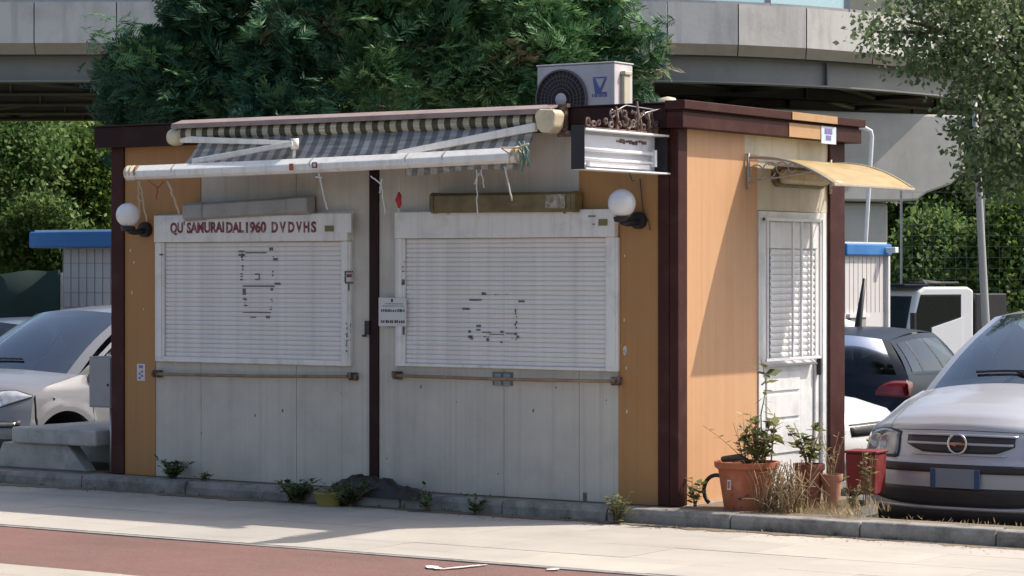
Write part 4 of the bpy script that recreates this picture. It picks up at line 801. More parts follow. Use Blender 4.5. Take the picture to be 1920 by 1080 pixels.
# plants in the pots
rz = .27
plant('potted_plant', 'tall leggy green plant growing up past the side door from the big pot', 'plant', (p1x + .12, p1y, rz), [[Vector((.0 + .015 * math.sin(k * 1.3), .01 * math.cos(k), .088 * k)) for k in range(9)], [Vector((.05 + .03 * k / 6, .01, .06 * k)) for k in range(7)], [Vector((-.03 - .01 * k, .0, .05 * k)) for k in range(6)]], 26, .125, 'pale_weed', 'twig', 3, .24, .006, (.1, 1), .1, droop=.25)
plant('potted_plant', 'low bushy plant filling the rim of the big terracotta pot', 'plant', (p1x + .10, p1y - .04, rz), fan_stems(5, 22, .32, .17), 10, .08, 'pale_weed', 'dry_stem', 6, .18, .003, (.2, 1), .5)
plant('potted_plant', 'thin dry sprig leaning left out of the big terracotta pot', 'plant', (p1x - .02, p1y, rz), fan_stems(15, 7, .36, .2, lean=(-.14, 0)), 9, .055, 'straw', 'dry_stem', 7, .22, .003, (.4, 1), .2)
plant('potted_plant', 'straggly green plant in the dark brown pot', 'plant', (p2x, p2y, .25), fan_stems(8, 16, .30, .15), 8, .085, 'pale_weed', 'dry_stem', 9, .22, .004, (.3, 1), .3, droop=.2)
plant('potted_plant', 'dry grey twigs standing in the small pale pot', 'plant', (p3x, p3y, .18), fan_stems(18, 10, .36, .14), 4, .035, 'straw', 'dry_stem', 19, .3, .003, (.5, 1), .2)
solo(MB().tube([(p1x - .17, p1y - .02, .315), (p1x - .02, p1y - .06, .335), (p1x + .05, p1y - .04, .30)], [.02, .026, .015], 8), 'driftwood', 'bark', 'dark piece of wood lying across the rim of the big terracotta pot', 'wood', (p1x - .1, p1y, .31))
solo(MB().tube([(-.10 * math.cos(g) + p1x - .235, p1y + .02, .10 + .105 * math.sin(g)) for g in np.linspace(-.9, 2.4, 14)], .014, 7), 'hose_loop', 'black_plastic', 'bent black hose leaning on the wall left of the big pot', 'hose', (p1x - .3, p1y, 0))
def grass(name, label, x0, x1, y0, y1, n, h, m_, seed, z=0, ncl=30, sp=.05):
    r = np.random.default_rng(seed); c = np.stack([r.uniform(x0, x1, ncl), r.uniform(y0, y1, ncl)], 1); k = r.integers(0, ncl, n); hc = r.uniform(.3, 1.1, ncl); ln_ = r.normal(0, .45, (ncl, 2))
    C = np.concatenate([c[k] + r.normal(0, sp, (n, 2)), np.full((n, 1), z)], 1); D = unit(np.concatenate([ln_[k] + r.normal(0, .4, (n, 2)), np.ones((n, 1))], 1)); sd = unit(np.stack([r.normal(size=n), r.normal(size=n), np.zeros(n)], 1))
    ln = h * hc[k] * r.uniform(.3, 1.0, n); a = leaves(name, rhombs(C, D, sd, ln, np.full(n, .0032)), r.random(n), m_, None, (x0, y0, z), 'K'); a['label'] = label; a['category'] = 'grass'; a['kind'] = 'stuff'; return a
gx0, gx1 = G(1452, 955)[0], G(1640, 955)[0]
grass('dry_grass', 'straw coloured dry grass around the door pots', p1x + .22, gx1 + .1, -.1, .5, 420, .14, 'straw', 4, ncl=34, sp=.05)
grass('dry_grass', 'thin dry grass along the kerb in front of the silver minivan', gx1 + .1, 3.4, -.1, .05, 160, .07, 'straw', 5, ncl=40)
m = MB(); rt_ = random.Random(31)
for k in range(150):
    a = Vector((rt_.uniform(p1x + .16, p2x + .12), rt_.uniform(-.08, .22), 0)); h = rt_.uniform(.08, .34); dx = rt_.uniform(-.16, .16); dy_ = rt_.uniform(-.12, .12)
    m.tube([a, a + Vector((dx * .3, dy_ * .3, h * .6)), a + Vector((dx * .8, dy_ * .8, h)), a + Vector((dx * 1.3, dy_ * 1.2, h * rt_.uniform(.5, 1.0)))], rt_.uniform(.0022, .004), 4)
o = solo(m, 'dry_tangle', 'dry_stem', 'tangle of dead brown stalks between the big pot and the dark brown pot', 'dry stalks', (p1x + .3, .05, 0)); o['kind'] = 'stuff'
grass('moss_grass', 'sparse grass blades in the joint between kerb and footway', -7, 3, -.29, -.275, 500, .05, 'weed', 6, -.1, ncl=90, sp=.02)
# litter in the joint: crumbs of soil and dry leaves
r5 = np.random.default_rng(17); n = 1500; C = np.stack([r5.uniform(-8, 3, n), -.285 - np.abs(r5.normal(0, .13, n)), np.full(n, -.097)], 1); D = unit(np.stack([r5.normal(size=n), r5.normal(size=n), r5.normal(0, .15, n)], 1)); sd = unit(np.cross(D, [0, 0, 1.0]))
o = leaves('leaf_litter', rhombs(C, D, sd, r5.uniform(.006, .028, n), r5.uniform(.003, .009, n)), r5.random(n), 'dead_leaf', None, (0, 0, 0), 'K'); o['kind'] = 'stuff'; o['label'] = 'dry leaf crumbs along the foot of the kerb'; o['category'] = 'litter'
def weed(px, py, z, n, h, sp, leaf, label, seed, m_='weed', dy=0, lf=9):
    x, y = G(px, py, z); y = min(y, -.33) if z < -.05 else y; plant('weed', label, 'weed', (x, y + dy, z), fan_stems(seed, n, h, sp), lf, leaf, m_, 'twig', seed, .3, .003, (.15, 1), .25, group='weeds along the kerb')
weed(598, 938, -.1, 44, .17, .17, .05, 'dark weed clump left of the yellow tub', 21)
weed(715, 942, -.1, 60, .18, .24, .05, 'bushy dark weed clump right of the yellow tub', 22)
weed(325, 899, -.004, 22, .15, .18, .06, 'low dark weed at the foot of the left orange board', 23)
weed(382, 903, -.004, 6, .07, .08, .04, 'tiny weed sprout on the kerb right of the low dark weed', 24)
weed(882, 948, -.1, 8, .17, .10, .045, 'thin straggly weed under the right shutter', 25)
weed(938, 958, -.1, 12, .14, .10, .045, 'small weed clump right of the thin straggly weed', 26)
weed(1182, 978, -.1, 16, .22, .09, .05, 'fresh green weed against the kerb below the right orange board', 27, 'pale_weed')
weed(1385, 955, 0.0, 14, .15, .12, .05, 'green weed in front of the big terracotta pot', 28)
weed(1305, 950, 0.0, 6, .20, .06, .06, 'spindly yellowish weed at the foot of the sunlit corner post', 29, 'pale_weed')
weed(1612, 948, 0.0, 9, .42, .09, .045, 'tall seedy weed in front of the red box', 30, 'pale_weed', .1)
weed(1590, 955, 0.0, 8, .22, .09, .04, 'short yellow weed between the small pot and the red box', 31, 'pale_weed', .05)
# yellow tub and black sacking by the kerb
x, y = G(655, 944, -.1)
yt = thing('yellow_tub', 'squashed yellow plastic tub against the kerb', 'tub', (x, min(y, -.30) - .09, -.1), local=True); rr = .10
MB().lathe([(.001, 0), (rr * .8, 0), (rr, .085), (rr * 1.06, .09), (rr * 1.06, .102), (rr * .97, .102), (rr * .9, .06)], n=24).build('body', 'yellow_plastic', yt, sharp=40); m = MB(); m.lathe([(.001, .095), (rr * .95, .085)], n=16); m.build('soil', 'soil', yt)
bx_, by_ = F(700, 905, .1)[0], -.12; m = MB(); rs = random.Random(6); P = []
for i in range(9):
    row = []
    for j in range(22):
        u_ = j / 21; v_ = i / 8; hgt = .085 * math.sin(math.pi * v_) ** .7 * (math.sin(math.pi * min(u_ * 1.3, 1)) ** .5 if u_ < .77 else max(0, (1 - u_) / .23) ** .7 * .55) * rs.uniform(.7, 1.2)
        row.append((lerp(F(628, 905, .15)[0], F(808, 915, .15)[0], u_), -.31 + .29 * v_ * (1 - .3 * u_), hgt * 1.25 + (.004 if v_ > .15 else -.03)))
    P.append(row)
m.grid(P); solo(m, 'black_sacking', 'black_bag', 'crumpled black plastic sacking lying on the kerb at the middle post', 'sacking', (bx_, -.15, 0))

# ================================================================ CARS
def ip(t, xs, ys): return float(np.interp(t, xs, ys))
class Car:
    """front at y=0, length runs to +y, x across, z up; `front`/`rear`: profile rows (y, z, halfwidth, ky, kz)"""
    def __init__(s, t, front, rear, L, belt, ws, rs, wheels, sill=.2, rt=.30, paint='silver_paint', arch=.06):
        s.t = t; s.fr = np.array(front, float); s.rr = np.array(rear, float); s.L = L; s.belt = belt; s.paint = paint
        s.ws, s.rs = ws, rs; s.wheels = wheels; s.sill = sill; s.rt = rt; s.arch = arch
    def fpt(s, c, z, off=0):
        f = s.fr; y, w, ky, kz = (np.interp(z, f[:, 1], f[:, k]) for k in (0, 2, 3, 4)); a = abs(c)
        return Vector((c * w * (1 + off * .3 * (a > .9)), y + ky * a ** 3 - off, z - kz * c * c))
    def rpt(s, c, z, off=0):
        f = s.rr; y, w, ky, kz = (np.interp(z, f[:, 1], f[:, k]) for k in (0, 2, 3, 4)); a = abs(c)
        return Vector((c * w, s.L - y - ky * a ** 3 + off, z - kz * c * c))
    def row(s, f, k, cs, rear=False): return [Vector((c * f[k][2], (s.L - f[k][0] - f[k][3] * abs(c) ** 3) if rear else (f[k][0] + f[k][3] * abs(c) ** 3), f[k][1] - f[k][4] * c * c)) for c in cs]
    def hdrrow(s, h, cs, rear=False): y, z, w, ky, kz = h; return [Vector((c * w, y + (-ky if rear else ky) * abs(c) ** 3, z - kz * c * c)) for c in cs]
    def shell(s):
        cs = np.linspace(-1, 1, 33); m = MB()
        def dense(f, n=4):
            out = []
            for k in range(len(f) - 1):
                for j in range(n): out.append(f[k] + (f[k + 1] - f[k]) * j / n)
            return np.array(out + [f[-1]])
        F2, R2 = dense(s.fr), dense(s.rr); s.F2, s.R2 = F2, R2
        m.grid([s.row(F2, k, cs) for k in range(len(F2))]); m.grid([s.row(R2, k, cs[::-1], True) for k in range(len(R2))])
        # sides
        Ef = [(r[0] + r[3], r[1] - r[4], r[2]) for r in F2]; Er = [(s.L - r[0] - r[3], r[1] - r[4], r[2]) for r in R2]
        yf0, yr0 = Ef[0][0], Er[0][0]
        efy = np.maximum.accumulate([e[0] for e in Ef]) + np.arange(len(Ef)) * 1e-6; efz = [e[1] for e in Ef]
        ery = np.maximum.accumulate([e[0] for e in Er][::-1]); erz = [e[1] for e in Er][::-1]; ery = ery + np.arange(len(ery)) * 1e-6
        def ztop(y):
            if y <= efy[-1]: return ip(y, efy, efz)
            if y >= ery[0]: return ip(y, ery, erz)
            t = (y - efy[-1]) / (ery[0] - efy[-1]); return lerp(efz[-1], erz[0], t) + s.belt * math.sin(math.pi * t)
        s.ztop = ztop
        def zlow(y):
            z = s.sill
            for wy in s.wheels:
                d = abs(y - wy); R = s.rt + s.arch
                if d < R: z = max(z, s.rt + math.sqrt(R * R - d * d))
            return z
        wmax = max(r[2] for r in F2)
        def wat(y, z):
            wf = ip(z, [r[1] - r[4] for r in F2], [r[2] for r in F2]); wr = ip(z, [r[1] - r[4] for r in R2], [r[2] for r in R2]); t = min(max((y - .4) / (s.L - .8), 0), 1)
            b = lerp(wf, wr, t); zt = ztop(y); return b + .03 * math.sin(math.pi * t) * (1 - max(0, (z - .75)) / .5) + (.012 if any(abs(math.hypot(y - wy, z - s.rt) - s.rt - s.arch - .03) < .05 for wy in s.wheels) else 0)
        s.wat = wat
        ys = np.unique(np.concatenate([np.linspace(min(efy[0], yf0), max(ery[-1], yr0), 80)] + [np.linspace(wy - s.rt - s.arch, wy + s.rt + s.arch, 26) for wy in s.wheels]))
        for sg in (-1, 1):
            P = []
            for y in ys:
                zt = ztop(y); zl = min(zlow(y), zt - .01); P.append([(sg * wat(y, z), y, z) for z in np.linspace(zl, zt, 10)])
            if sg > 0: P = P[::-1]
            m.grid(P)
        # corner strips that close the bumper ends onto the sides
        for E_, lim, sgn in ((Ef, np.maximum.accumulate([e[0] for e in Ef]), 1), (Er, np.minimum.accumulate([e[0] for e in Er]), -1)):
            for sg in (-1, 1):
                P = [[(sg * lerp(e[2], wat(l, e[1]), t), lerp(e[0], l, t), e[1]) for t in (0, .5, 1)] for e, l in zip(E_, lim)]
                m.grid(P if sg * sgn < 0 else [r[::-1] for r in P])
        o = m.build('body', s.paint, s.t, sharp=42)
        # under-tray and wheel wells
        u = MB(); u.box(-s.fr[0][2] + .05, s.fr[0][2] - .05, .35, s.L - .35, s.sill - .06, s.sill - .03)
        for wy in s.wheels:
            for sg in (-1, 1): u.lathe([(.001, 0), (s.rt + s.arch - .001, 0), (s.rt + s.arch - .001, .22)], (sg * (wmax - .23) if sg > 0 else -(wmax - .23), wy, s.rt), 24, axis='x') if sg > 0 else u.lathe([(.001, 0), (s.rt + s.arch - .001, 0), (s.rt + s.arch - .001, -.22)], (-(wmax - .23), wy, s.rt), 24, axis='x')
        u.build('underside', 'rubber', s.t)
        return o
    def cabin(s, glass='glass', roofmat=None, pillar=.93, side_split=(.46,), cl=.03):
        cs = np.linspace(-1, 1, 33); top0 = s.row(s.F2, -1, cs); wt = s.hdrrow(s.ws, cs); rt_ = s.hdrrow(s.rs, cs, True); rb = s.row(s.R2, -1, cs, True)
        def surf(A, B, n, bul): return [[a.lerp(b, t) + bul * math.sin(math.pi * t) for a, b in zip(A, B)] for t in np.linspace(0, 1, n)]
        k0 = int((1 - pillar) / 2 * 32) + 1
        wsf = surf(top0, wt, 9, Vector((0, -.03, .03))); rgf = surf(rb, rt_, 9, Vector((0, .03, .02)))
        g = MB(); g.grid([r[k0:-k0] for r in wsf[:-1]] + [wsf[-1][k0:-k0]]); g.build('windscreen', glass, s.t)
        g = MB(); g.grid([r[k0:-k0] for r in rgf]); g.build('rear_window', glass, s.t)
        rf = MB(); rf.grid(surf(wt, rt_, 14, Vector((0, 0, .045))))
        for sl in (slice(0, k0 + 1), slice(32 - k0, 33)): rf.grid([r[sl] for r in wsf]); rf.grid([r[sl] for r in rgf])
        # sides
        n = 40
        for sg, kk in ((-1, 0), (1, -1)):
            A0, A1, C1, C0 = top0[kk], wt[kk], rt_[kk], rb[kk]
            def lo(t): p = A0.lerp(C0, t); y = p.y; return Vector((sg * (abs(p.x) + .03 * math.sin(math.pi * t)), y, s.ztop(y)))
            def hi(t): p = A1.lerp(C1, t); return p + Vector((sg * .02, 0, .03)) * math.sin(math.pi * t)
            def q(t, v): a = lo(t); b = hi(t); return a.lerp(b, v) + Vector((sg * .025 * math.sin(math.pi * v), 0, 0))
            rf.grid([[q(t, v) for v in np.linspace(0, .07, 3)] for t in np.linspace(0, 1, n)][::-sg]); rf.grid([[q(t, v) for v in np.linspace(.88, 1, 3)] for t in np.linspace(0, 1, n)][::-sg])
            ed = [0.035] + list(side_split) + [.93]
            rf.grid([[q(t, v) for v in np.linspace(.07, .88, 6)] for t in np.linspace(0, .035, 3)][::-sg]); rf.grid([[q(t, v) for v in np.linspace(.07, .88, 6)] for t in np.linspace(.93, 1, 3)][::-sg])
            for a, b in zip(ed[:-1], ed[1:]):
                gw = MB(); gw.grid([[q(t, v) for v in np.linspace(.07, .88, 7)] for t in np.linspace(a + .012, b - .012, 8)][::-sg]); gw.build('side_window', glass, s.t)
            bp = MB()
            for t0 in side_split: bp.grid([[q(t, v) + Vector((sg * .002, 0, 0)) for v in np.linspace(.07, .88, 6)] for t in np.linspace(t0 - .014, t0 + .014, 3)][::-sg])
            bp.build('pillar', 'trim', s.t)
        rf.build('roof', roofmat or s.paint, s.t, sharp=45)
        # simple interior
        yw = s.ws[0]; i = MB(); i.box(-s.fr[0][2] + .12, s.fr[0][2] - .12, top0[16].y + .15, top0[16].y + .5, .6, top0[16].z - .06); i.build('dashboard', 'interior', s.t, bevel=.04)
        for sx in (-.36, .36):
            i = MB(); i.box(sx - .24, sx + .24, yw + .25, yw + .75, .3, .55).box(sx - .23, sx + .23, yw + .65, yw + .8, .5, 1.12).box(sx - .13, sx + .13, yw + .70, yw + .8, 1.14, 1.32); i.build('seat', 'interior', s.t, bevel=.05)
        i = MB(); i.tube([(-.36 + .18 * math.cos(g) if s.paint != 'x' else 0, yw + .0 + .05 * math.sin(g), .93 + .17 * math.sin(g)) for g in np.linspace(0, 2 * math.pi, 20)], .014, 6); i.build('steering_wheel', 'black_plastic', s.t)
        i = MB(); i.box(-s.fr[0][2] + .15, s.fr[0][2] - .15, s.L - 1.15, s.L - .95, .35, 1.05); i.build('rear_seat', 'interior', s.t, bevel=.05)
        return wsf, rgf
    def fpatch(s, name, m_, c0, c1, zl, zh, off=.006, n=14, nz=6, rear=False, parent=None, sharp=None):
        pt = s.rpt if rear else s.fpt; zl = zl if callable(zl) else (lambda c, z=zl: z); zh = zh if callable(zh) else (lambda c, z=zh: z)
        cs = np.linspace(c0, c1, n); cs = cs[::-1] if rear else cs
        m = MB(); m.grid([[pt(c, lerp(zl(c), zh(c), v), off) for c in cs] for v in np.linspace(0, 1, nz)]); o = m.build(name, m_, parent or s.t)
        md = o.modifiers.new('s', 'SOLIDIFY'); md.thickness = abs(off) + .004; md.offset = -1; return o
    def wheel(s, wy, w, r=None):
        r = r or s.rt
        for sg in (-1, 1):
            x = sg * (w - .1)
            wh = MB(); wh.lathe([(r * .62, -.09), (r * .95, -.09), (r, -.06), (r, .06), (r * .95, .09), (r * .62, .09)], (x, wy, r), 28, axis='x'); wh = wh.build('wheel', 'rubber', s.t)
            m = MB(); m.lathe([(r * .63, .07 * sg), (r * .58, .05 * sg), (.05, .055 * sg), (.001, .075 * sg)], (x, wy, r), 28, axis='x')
            for k in range(7): g = k * 2 * math.pi / 7; m.tube([(x + sg * .07, wy + .05 * math.cos(g), r + .05 * math.sin(g)), (x + sg * .072, wy + r * .58 * math.cos(g), r + r * .58 * math.sin(g))], .018, 5)
            m.build('rim', 'steel', wh)

# silver minivan at the right
mv = thing('parked_minivan', 'silver minivan facing the kerb beside the kiosk door', 'minivan', (1.18, 1.82, -.352), local=True)
c = Car(mv, [(.16, .13, .74, .26, 0), (.05, .26, .80, .28, 0), (.02, .34, .84, .30, 0), (.0, .46, .86, .30, 0), (.0, .56, .868, .30, 0), (.035, .605, .865, .31, 0), (.045, .64, .86, .34, .0), (.055, .74, .855, .37, .012), (.085, .83, .85, .42, .04), (.17, .90, .84, .46, .075), (.34, .965, .82, .42, .085), (.62, 1.03, .80, .30, .085), (1.0, 1.09, .775, .20, .08)],
        [(.12, .25, .76, .15, 0), (.02, .4, .84, .16, 0), (.02, .6, .86, .16, 0), (.06, .8, .86, .14, 0), (.10, 1.0, .83, .1, .01)], 4.32, .03, (2.0, 1.60, .60, .10, .05), (3.85, 1.60, .60, .10, .05), (.88, 3.58), .22, .31, 'silver_paint')
c.shell(); wsf, _ = c.cabin('glass', pillar=.92, side_split=(.40, .72)); c.wheel(.88, .86); c.wheel(3.58, .86)
zg0, zg1 = .64, .76
grl = c.fpatch('grille', 'trim', -.47, .47, lambda q: zg0 + .025 * abs(q / .47) ** 4 + (.03 * max(0, abs(q) - .33) / .14), zg1, .010, 20, 6)
c.fpatch('grille_bar', 'silver_paint', -.46, .46, .697, .714, .018, 20, 3, parent=grl); c.fpatch('grille_frame', 'silver_paint', -.49, .49, zg1 + .001, zg1 + .014, .016, 20, 3, parent=grl)
c.fpatch('grille_frame', 'silver_paint', -.40, .40, zg0 - .016, zg0 - .002, .014, 20, 3, parent=grl)
em = c.fpt(0, .705, .03); m = MB(); m.tube([em + Vector((.068 * math.cos(g), 0, .068 * math.sin(g))) for g in np.linspace(0, 2 * math.pi, 33)], .0085, 8, cap=False)
m.prism([(em.x - .085, em.z + .002), (em.x + .02, em.z + .004), (em.x + .012, em.z + .016), (em.x + .085, em.z - .001), (em.x - .015, em.z - .004), (em.x - .01, em.z - .016)], 'y', em.y - .006, em.y + .006); m.build('emblem', 'chrome', grl)
for sg in (-1, 1):
    a, b = (.57, .985) if sg > 0 else (-.985, -.57)
    c.fpatch('headlight_surround', 'trim', a - .02 * (sg > 0), b + .02 * (sg < 0), lambda q: .600, lambda q: .777 + .035 * math.sin(math.pi * min(1, (abs(q) - .57) / .43 * .9 + .1)), .007, 14, 8)
    hl = c.fpatch('headlight', 'lamp_clear', a, b, lambda q: .606 + .006 * abs(q), lambda q: .765 + .055 * (1 - ((abs(q) - .60) / .385)) * 0 + .035 * math.sin(math.pi * min(1, (abs(q) - .6) / .385 * .9 + .1)), .012, 14, 8)
    c.fpatch('headlight_trim', 'trim', a - .012, b + .0, .597, .604, .013, 14, 2, parent=hl)
    for q0 in (.70, .84):
        pt = c.fpt(sg * q0, .70, .0); m = MB(); m.lathe([(.001, .0), (.045, -.014), (.052, -.018), (.052, -.012)], pt + Vector((0, -.006, 0)), 16, axis='y'); m.build('reflector', 'lamp_bowl', hl)
    c.fpatch('indicator', 'lamp_clear', (sg * .80 if sg > 0 else -.985), (.985 if sg > 0 else -.80), .572, .595, .008, 8, 3)
bs = c.fpatch('bumper_strip', 'trim', -1, 1, .505, .565, .014, 28, 4)
it = c.fpatch('lower_grille', 'trim', -.93, .93, lambda q: .265 + .08 * abs(q) ** 4, .40, .004, 24, 5)
for sg in (-1, 1): c.fpatch('fog_light', 'lamp_clear', sg * .72 if sg > 0 else -.90, .90 if sg > 0 else -.72, .32, .385, .012, 8, 4, parent=it)
c.fpatch('lip', 'silver_paint', -.9, .9, .238, .256, .012, 24, 2); c.fpatch('valance', 'trim', -1, 1, .13, .236, .008, 24, 3)
pl = MB(); pl.box(-.185, .185, -.022, -.014, .40, .535); pl = pl.build('number_plate', 'plate_white', mv, bevel=.004)
for sg in (-1, 1): MB().box(sg * .184, sg * .145, -.0245, -.0221, .403, .532).build('plate_band', 'plate_blue', pl)
m = MB(); rr_ = [wsf[1][k] for k in range(9, 24)]; m.tube([q + Vector((0, -.012, .012)) for q in rr_], .010, 6); m.tube([wsf[1][16] + Vector((0, -.015, .01)), wsf[0][22] + Vector((0, -.02, .02))], .012, 6); m.build('wiper', 'black_plastic', mv)
c.fpatch('hood_seam', 'trim', -.62, .62, .795, .799, .002, 20, 2)
for sg in (-1, 1):
    m = MB(); m.tube([c.fpt(sg * lerp(.60, .80, t), lerp(.61, 1.08, t), .001) for t in np.linspace(0, 1, 16)], .0035, 4); m.build('hood_seam', 'trim', mv)
# panda-like small hatch at the left
pd = thing('parked_hatchback', 'small silver hatchback facing the kerb behind the concrete bench', 'car', (-7.72, .755, -.334), local=True)
c = Car(pd, [(.14, .22, .70, .22, 0), (.04, .28, .77, .26, 0), (.0, .38, .80, .28, 0), (.0, .52, .815, .28, 0), (.02, .62, .815, .29, 0), (.03, .74, .81, .30, .01), (.05, .86, .80, .32, .03), (.13, .93, .785, .33, .05), (.30, .975, .765, .28, .065), (.55, 1.005, .745, .22, .06), (.83, 1.03, .72, .16, .045)],
        [(.1, .25, .74, .12, 0), (.02, .4, .80, .12, 0), (.02, .7, .81, .12, 0), (.05, 1.0, .78, .1, 0)], 3.65, .02, (1.72, 1.53, .60, .12, .04), (3.35, 1.53, .58, .10, .04), (.72, 3.02), .22, .29, 'silver_warm', .11)
c.shell(); wsf, _ = c.cabin('glass', pillar=.90, side_split=(.42, .75)); c.wheel(.72, .81); c.wheel(3.02, .81)
for sg in (-1, 1):
    a, b = (.60, .99) if sg > 0 else (-.99, -.60)
    c.fpatch('headlight_surround', 'trim', a - .015 * (sg > 0), b + .015 * (sg < 0), lambda q: .738 + .11 * max(0, (abs(q) - .74) / .25) ** 1.3, lambda q: .912 - .07 * (1 - min(1, (abs(q) - .58) / .25)) ** 2 - .045 * max(0, abs(q) - .85) / .15, .008, 14, 8)
    hl = c.fpatch('headlight', 'lamp_lens', a, b, lambda q: .745 + .11 * max(0, (abs(q) - .74) / .25) ** 1.3, lambda q: .905 - .07 * (1 - min(1, (abs(q) - .6) / .25)) ** 2 - .05 * max(0, abs(q) - .85) / .15, .012, 14, 8)
    pt = c.fpt(sg * .75, .80, .012); m = MB(); m.lathe([(.001, .0), (.045, -.012), (.05, -.014)], pt, 16, axis='y'); m.build('reflector', 'chrome', hl)
    c.fpatch('fog_light_trim', 'trim', .62 * sg if sg > 0 else -.93, .93 if sg > 0 else -.62, .565, .625, .008, 10, 3)
    c.fpatch('fog_light', 'lamp_clear', .66 * sg if sg > 0 else -.9, .9 if sg > 0 else -.66, .58, .61, .014, 8, 3)
c.fpatch('lower_grille', 'trim', -.95, .95, .33, .47, .006, 24, 4); c.fpatch('bumper_strip', 'trim', -.5, .5, .66, .73, .006, 14, 3)
m = MB(); m.tube([wsf[1][k] + Vector((0, -.012, .012)) for k in range(4, 20)], .010, 6); m.build('wiper', 'black_plastic', pd)
for sg in (-1, 1): MB().sphere((sg * (c.wat(1.15, .97) + .075), 1.18, 1.03), .075, 16, sz=.85).tube([(sg * (c.wat(1.15, .9) - .02), 1.2, .98), (sg * (c.wat(1.15, .9) + .05), 1.18, 1.0)], .02, 6).build('mirror', 'black_plastic', pd)
MB().sphere((c.wat(.62, .78) - .004, .60, .80), .014, 10).build('side_indicator', 'lamp_clear', pd)
m = MB(); yy = 1.06; m.tube([(c.wat(yy, z) + .0005, yy, z) for z in np.linspace(.4, .98, 10)], .004, 4); yy = 2.05; m.tube([(c.wat(yy, z) + .0005, yy, z) for z in np.linspace(.24, .98, 10)], .004, 4); m.build('door_gap', 'trim', pd)

def simple_car(label, base, rot, paint, nm='parked_car', frame='K', rearlights=True, sc=1):
    t = thing(nm, label, 'car', base, frame=frame, rot=rot, local=True)
    c = Car(t, [(.12, .24, .74, .22, 0), (.0, .40, .84, .28, 0), (.0, .55, .865, .28, 0), (.03, .70, .86, .30, .02), (.12, .82, .84, .32, .06), (.4, .90, .82, .26, .08), (1.0, .97, .77, .18, .06)],
            [(.10, .30, .78, .16, 0), (.0, .42, .85, .18, 0), (.0, .60, .87, .20, 0), (.06, .75, .875, .22, 0), (.10, .90, .86, .22, .0), (.16, 1.02, .82, .2, .015)], 4.25, .02, (1.95, 1.46, .60, .12, .05), (3.82, 1.42, .56, .14, .06), (.85, 3.45), .22, .31, paint)
    c.shell(); c.cabin('glass_dark', pillar=.90, side_split=(.42, .76)); c.wheel(.85, .86); c.wheel(3.45, .86)
    for sg in (-1, 1):
        a, b = (.62, 1.0) if sg > 0 else (-1.0, -.62)
        c.fpatch('headlight', 'lamp_clear', a, b, .68, .80, .010, 10, 5)
        c.fpatch('tail_light', 'tail_red', .62 * sg if sg > 0 else -1.0, 1.0 if sg > 0 else -.62, lambda q: .77 + .07 * (1 - abs(q)), lambda q: .955 - .10 * max(0, 1 - (abs(q) - .62) / .25) ** 2, .006, 12, 6, rear=True)
        m = MB(); P = []
        for yy in np.linspace(4.25 - .42, 4.25 - .20, 8): zz0 = .80 + .0 * yy; zz1 = .965; P.append([(sg * (c.wat(yy, z) + .008), yy, z) for z in np.linspace(lerp(.88, .78, (yy - 3.83) / .22), lerp(.93, .965, (yy - 3.83) / .22), 4)])
        m.grid(P[::sg]); m.build('tail_light', 'tail_red', t, solid=.004)
        MB().sphere((sg * (c.wat(1.3, .95) + .08), 1.28, 1.0), .08, 14, sz=.75).tube([(sg * (c.wat(1.3, .9) - .02), 1.3, .95), (sg * (c.wat(1.3, .9) + .05), 1.28, .98)], .02, 6).build('mirror', 'trim', t)
        m = MB()
        for yy in (1.15, 2.25): m.tube([(sg * (c.wat(yy, z) + .0005), yy, z) for z in np.linspace(.4, .92, 8)], .004, 4)
        m.build('door_gap', 'trim', t)
        for yy in (2.05, 3.0): MB().box(sg * (c.wat(yy, .85) - .004), sg * (c.wat(yy, .85) + .018), yy - .09, yy + .09, .84, .87).build('handle', 'trim', t)
    c.fpatch('grille', 'trim', -.5, .5, .62, .72, .006, 12, 3); c.fpatch('bumper_strip', 'trim', -1, 1, .40, .47, .008, 18, 3, rear=True); c.fpatch('plate', 'plate_white', -.3, .3, .55, .66, .012, 8, 3, rear=True)
    return t
# dark hatch: its rear end towards us
Yb = 27.0; rp = W(1538, 700, Yb + .2); kb = w2k((rp.x, Yb, 0)); ra = math.pi + math.radians(9)
dirv = Vector((-math.sin(ra), math.cos(ra)))     # local +y in K
fr_ = Vector((kb.x, kb.y)) - dirv * 4.25
simple_car('dark blue hatchback seen from behind with red tail light beside the minivan', (fr_.x, fr_.y, gz(Yb) + .10), ra, 'navy_paint')
# white car whose nose shows past the kiosk's rear post
q = w2k(W(1652, 850, 20.5)); simple_car('white car whose nose shows between the rear corner post and the minivan', (q.x, q.y, -.37), math.radians(90), 'white_car')
simple_car('grey car at the left edge behind the small silver hatchback', (-10.05, 1.6, -.40), 0, 'silver_paint')

# tipper truck cab far right
tk = thing('truck', 'white tipper truck with dark windscreen parked beyond the dark hatchback', 'truck', (W(1752, 600, 44).x, 44, gz(44)), frame='W', rot=math.radians(29), local=True)
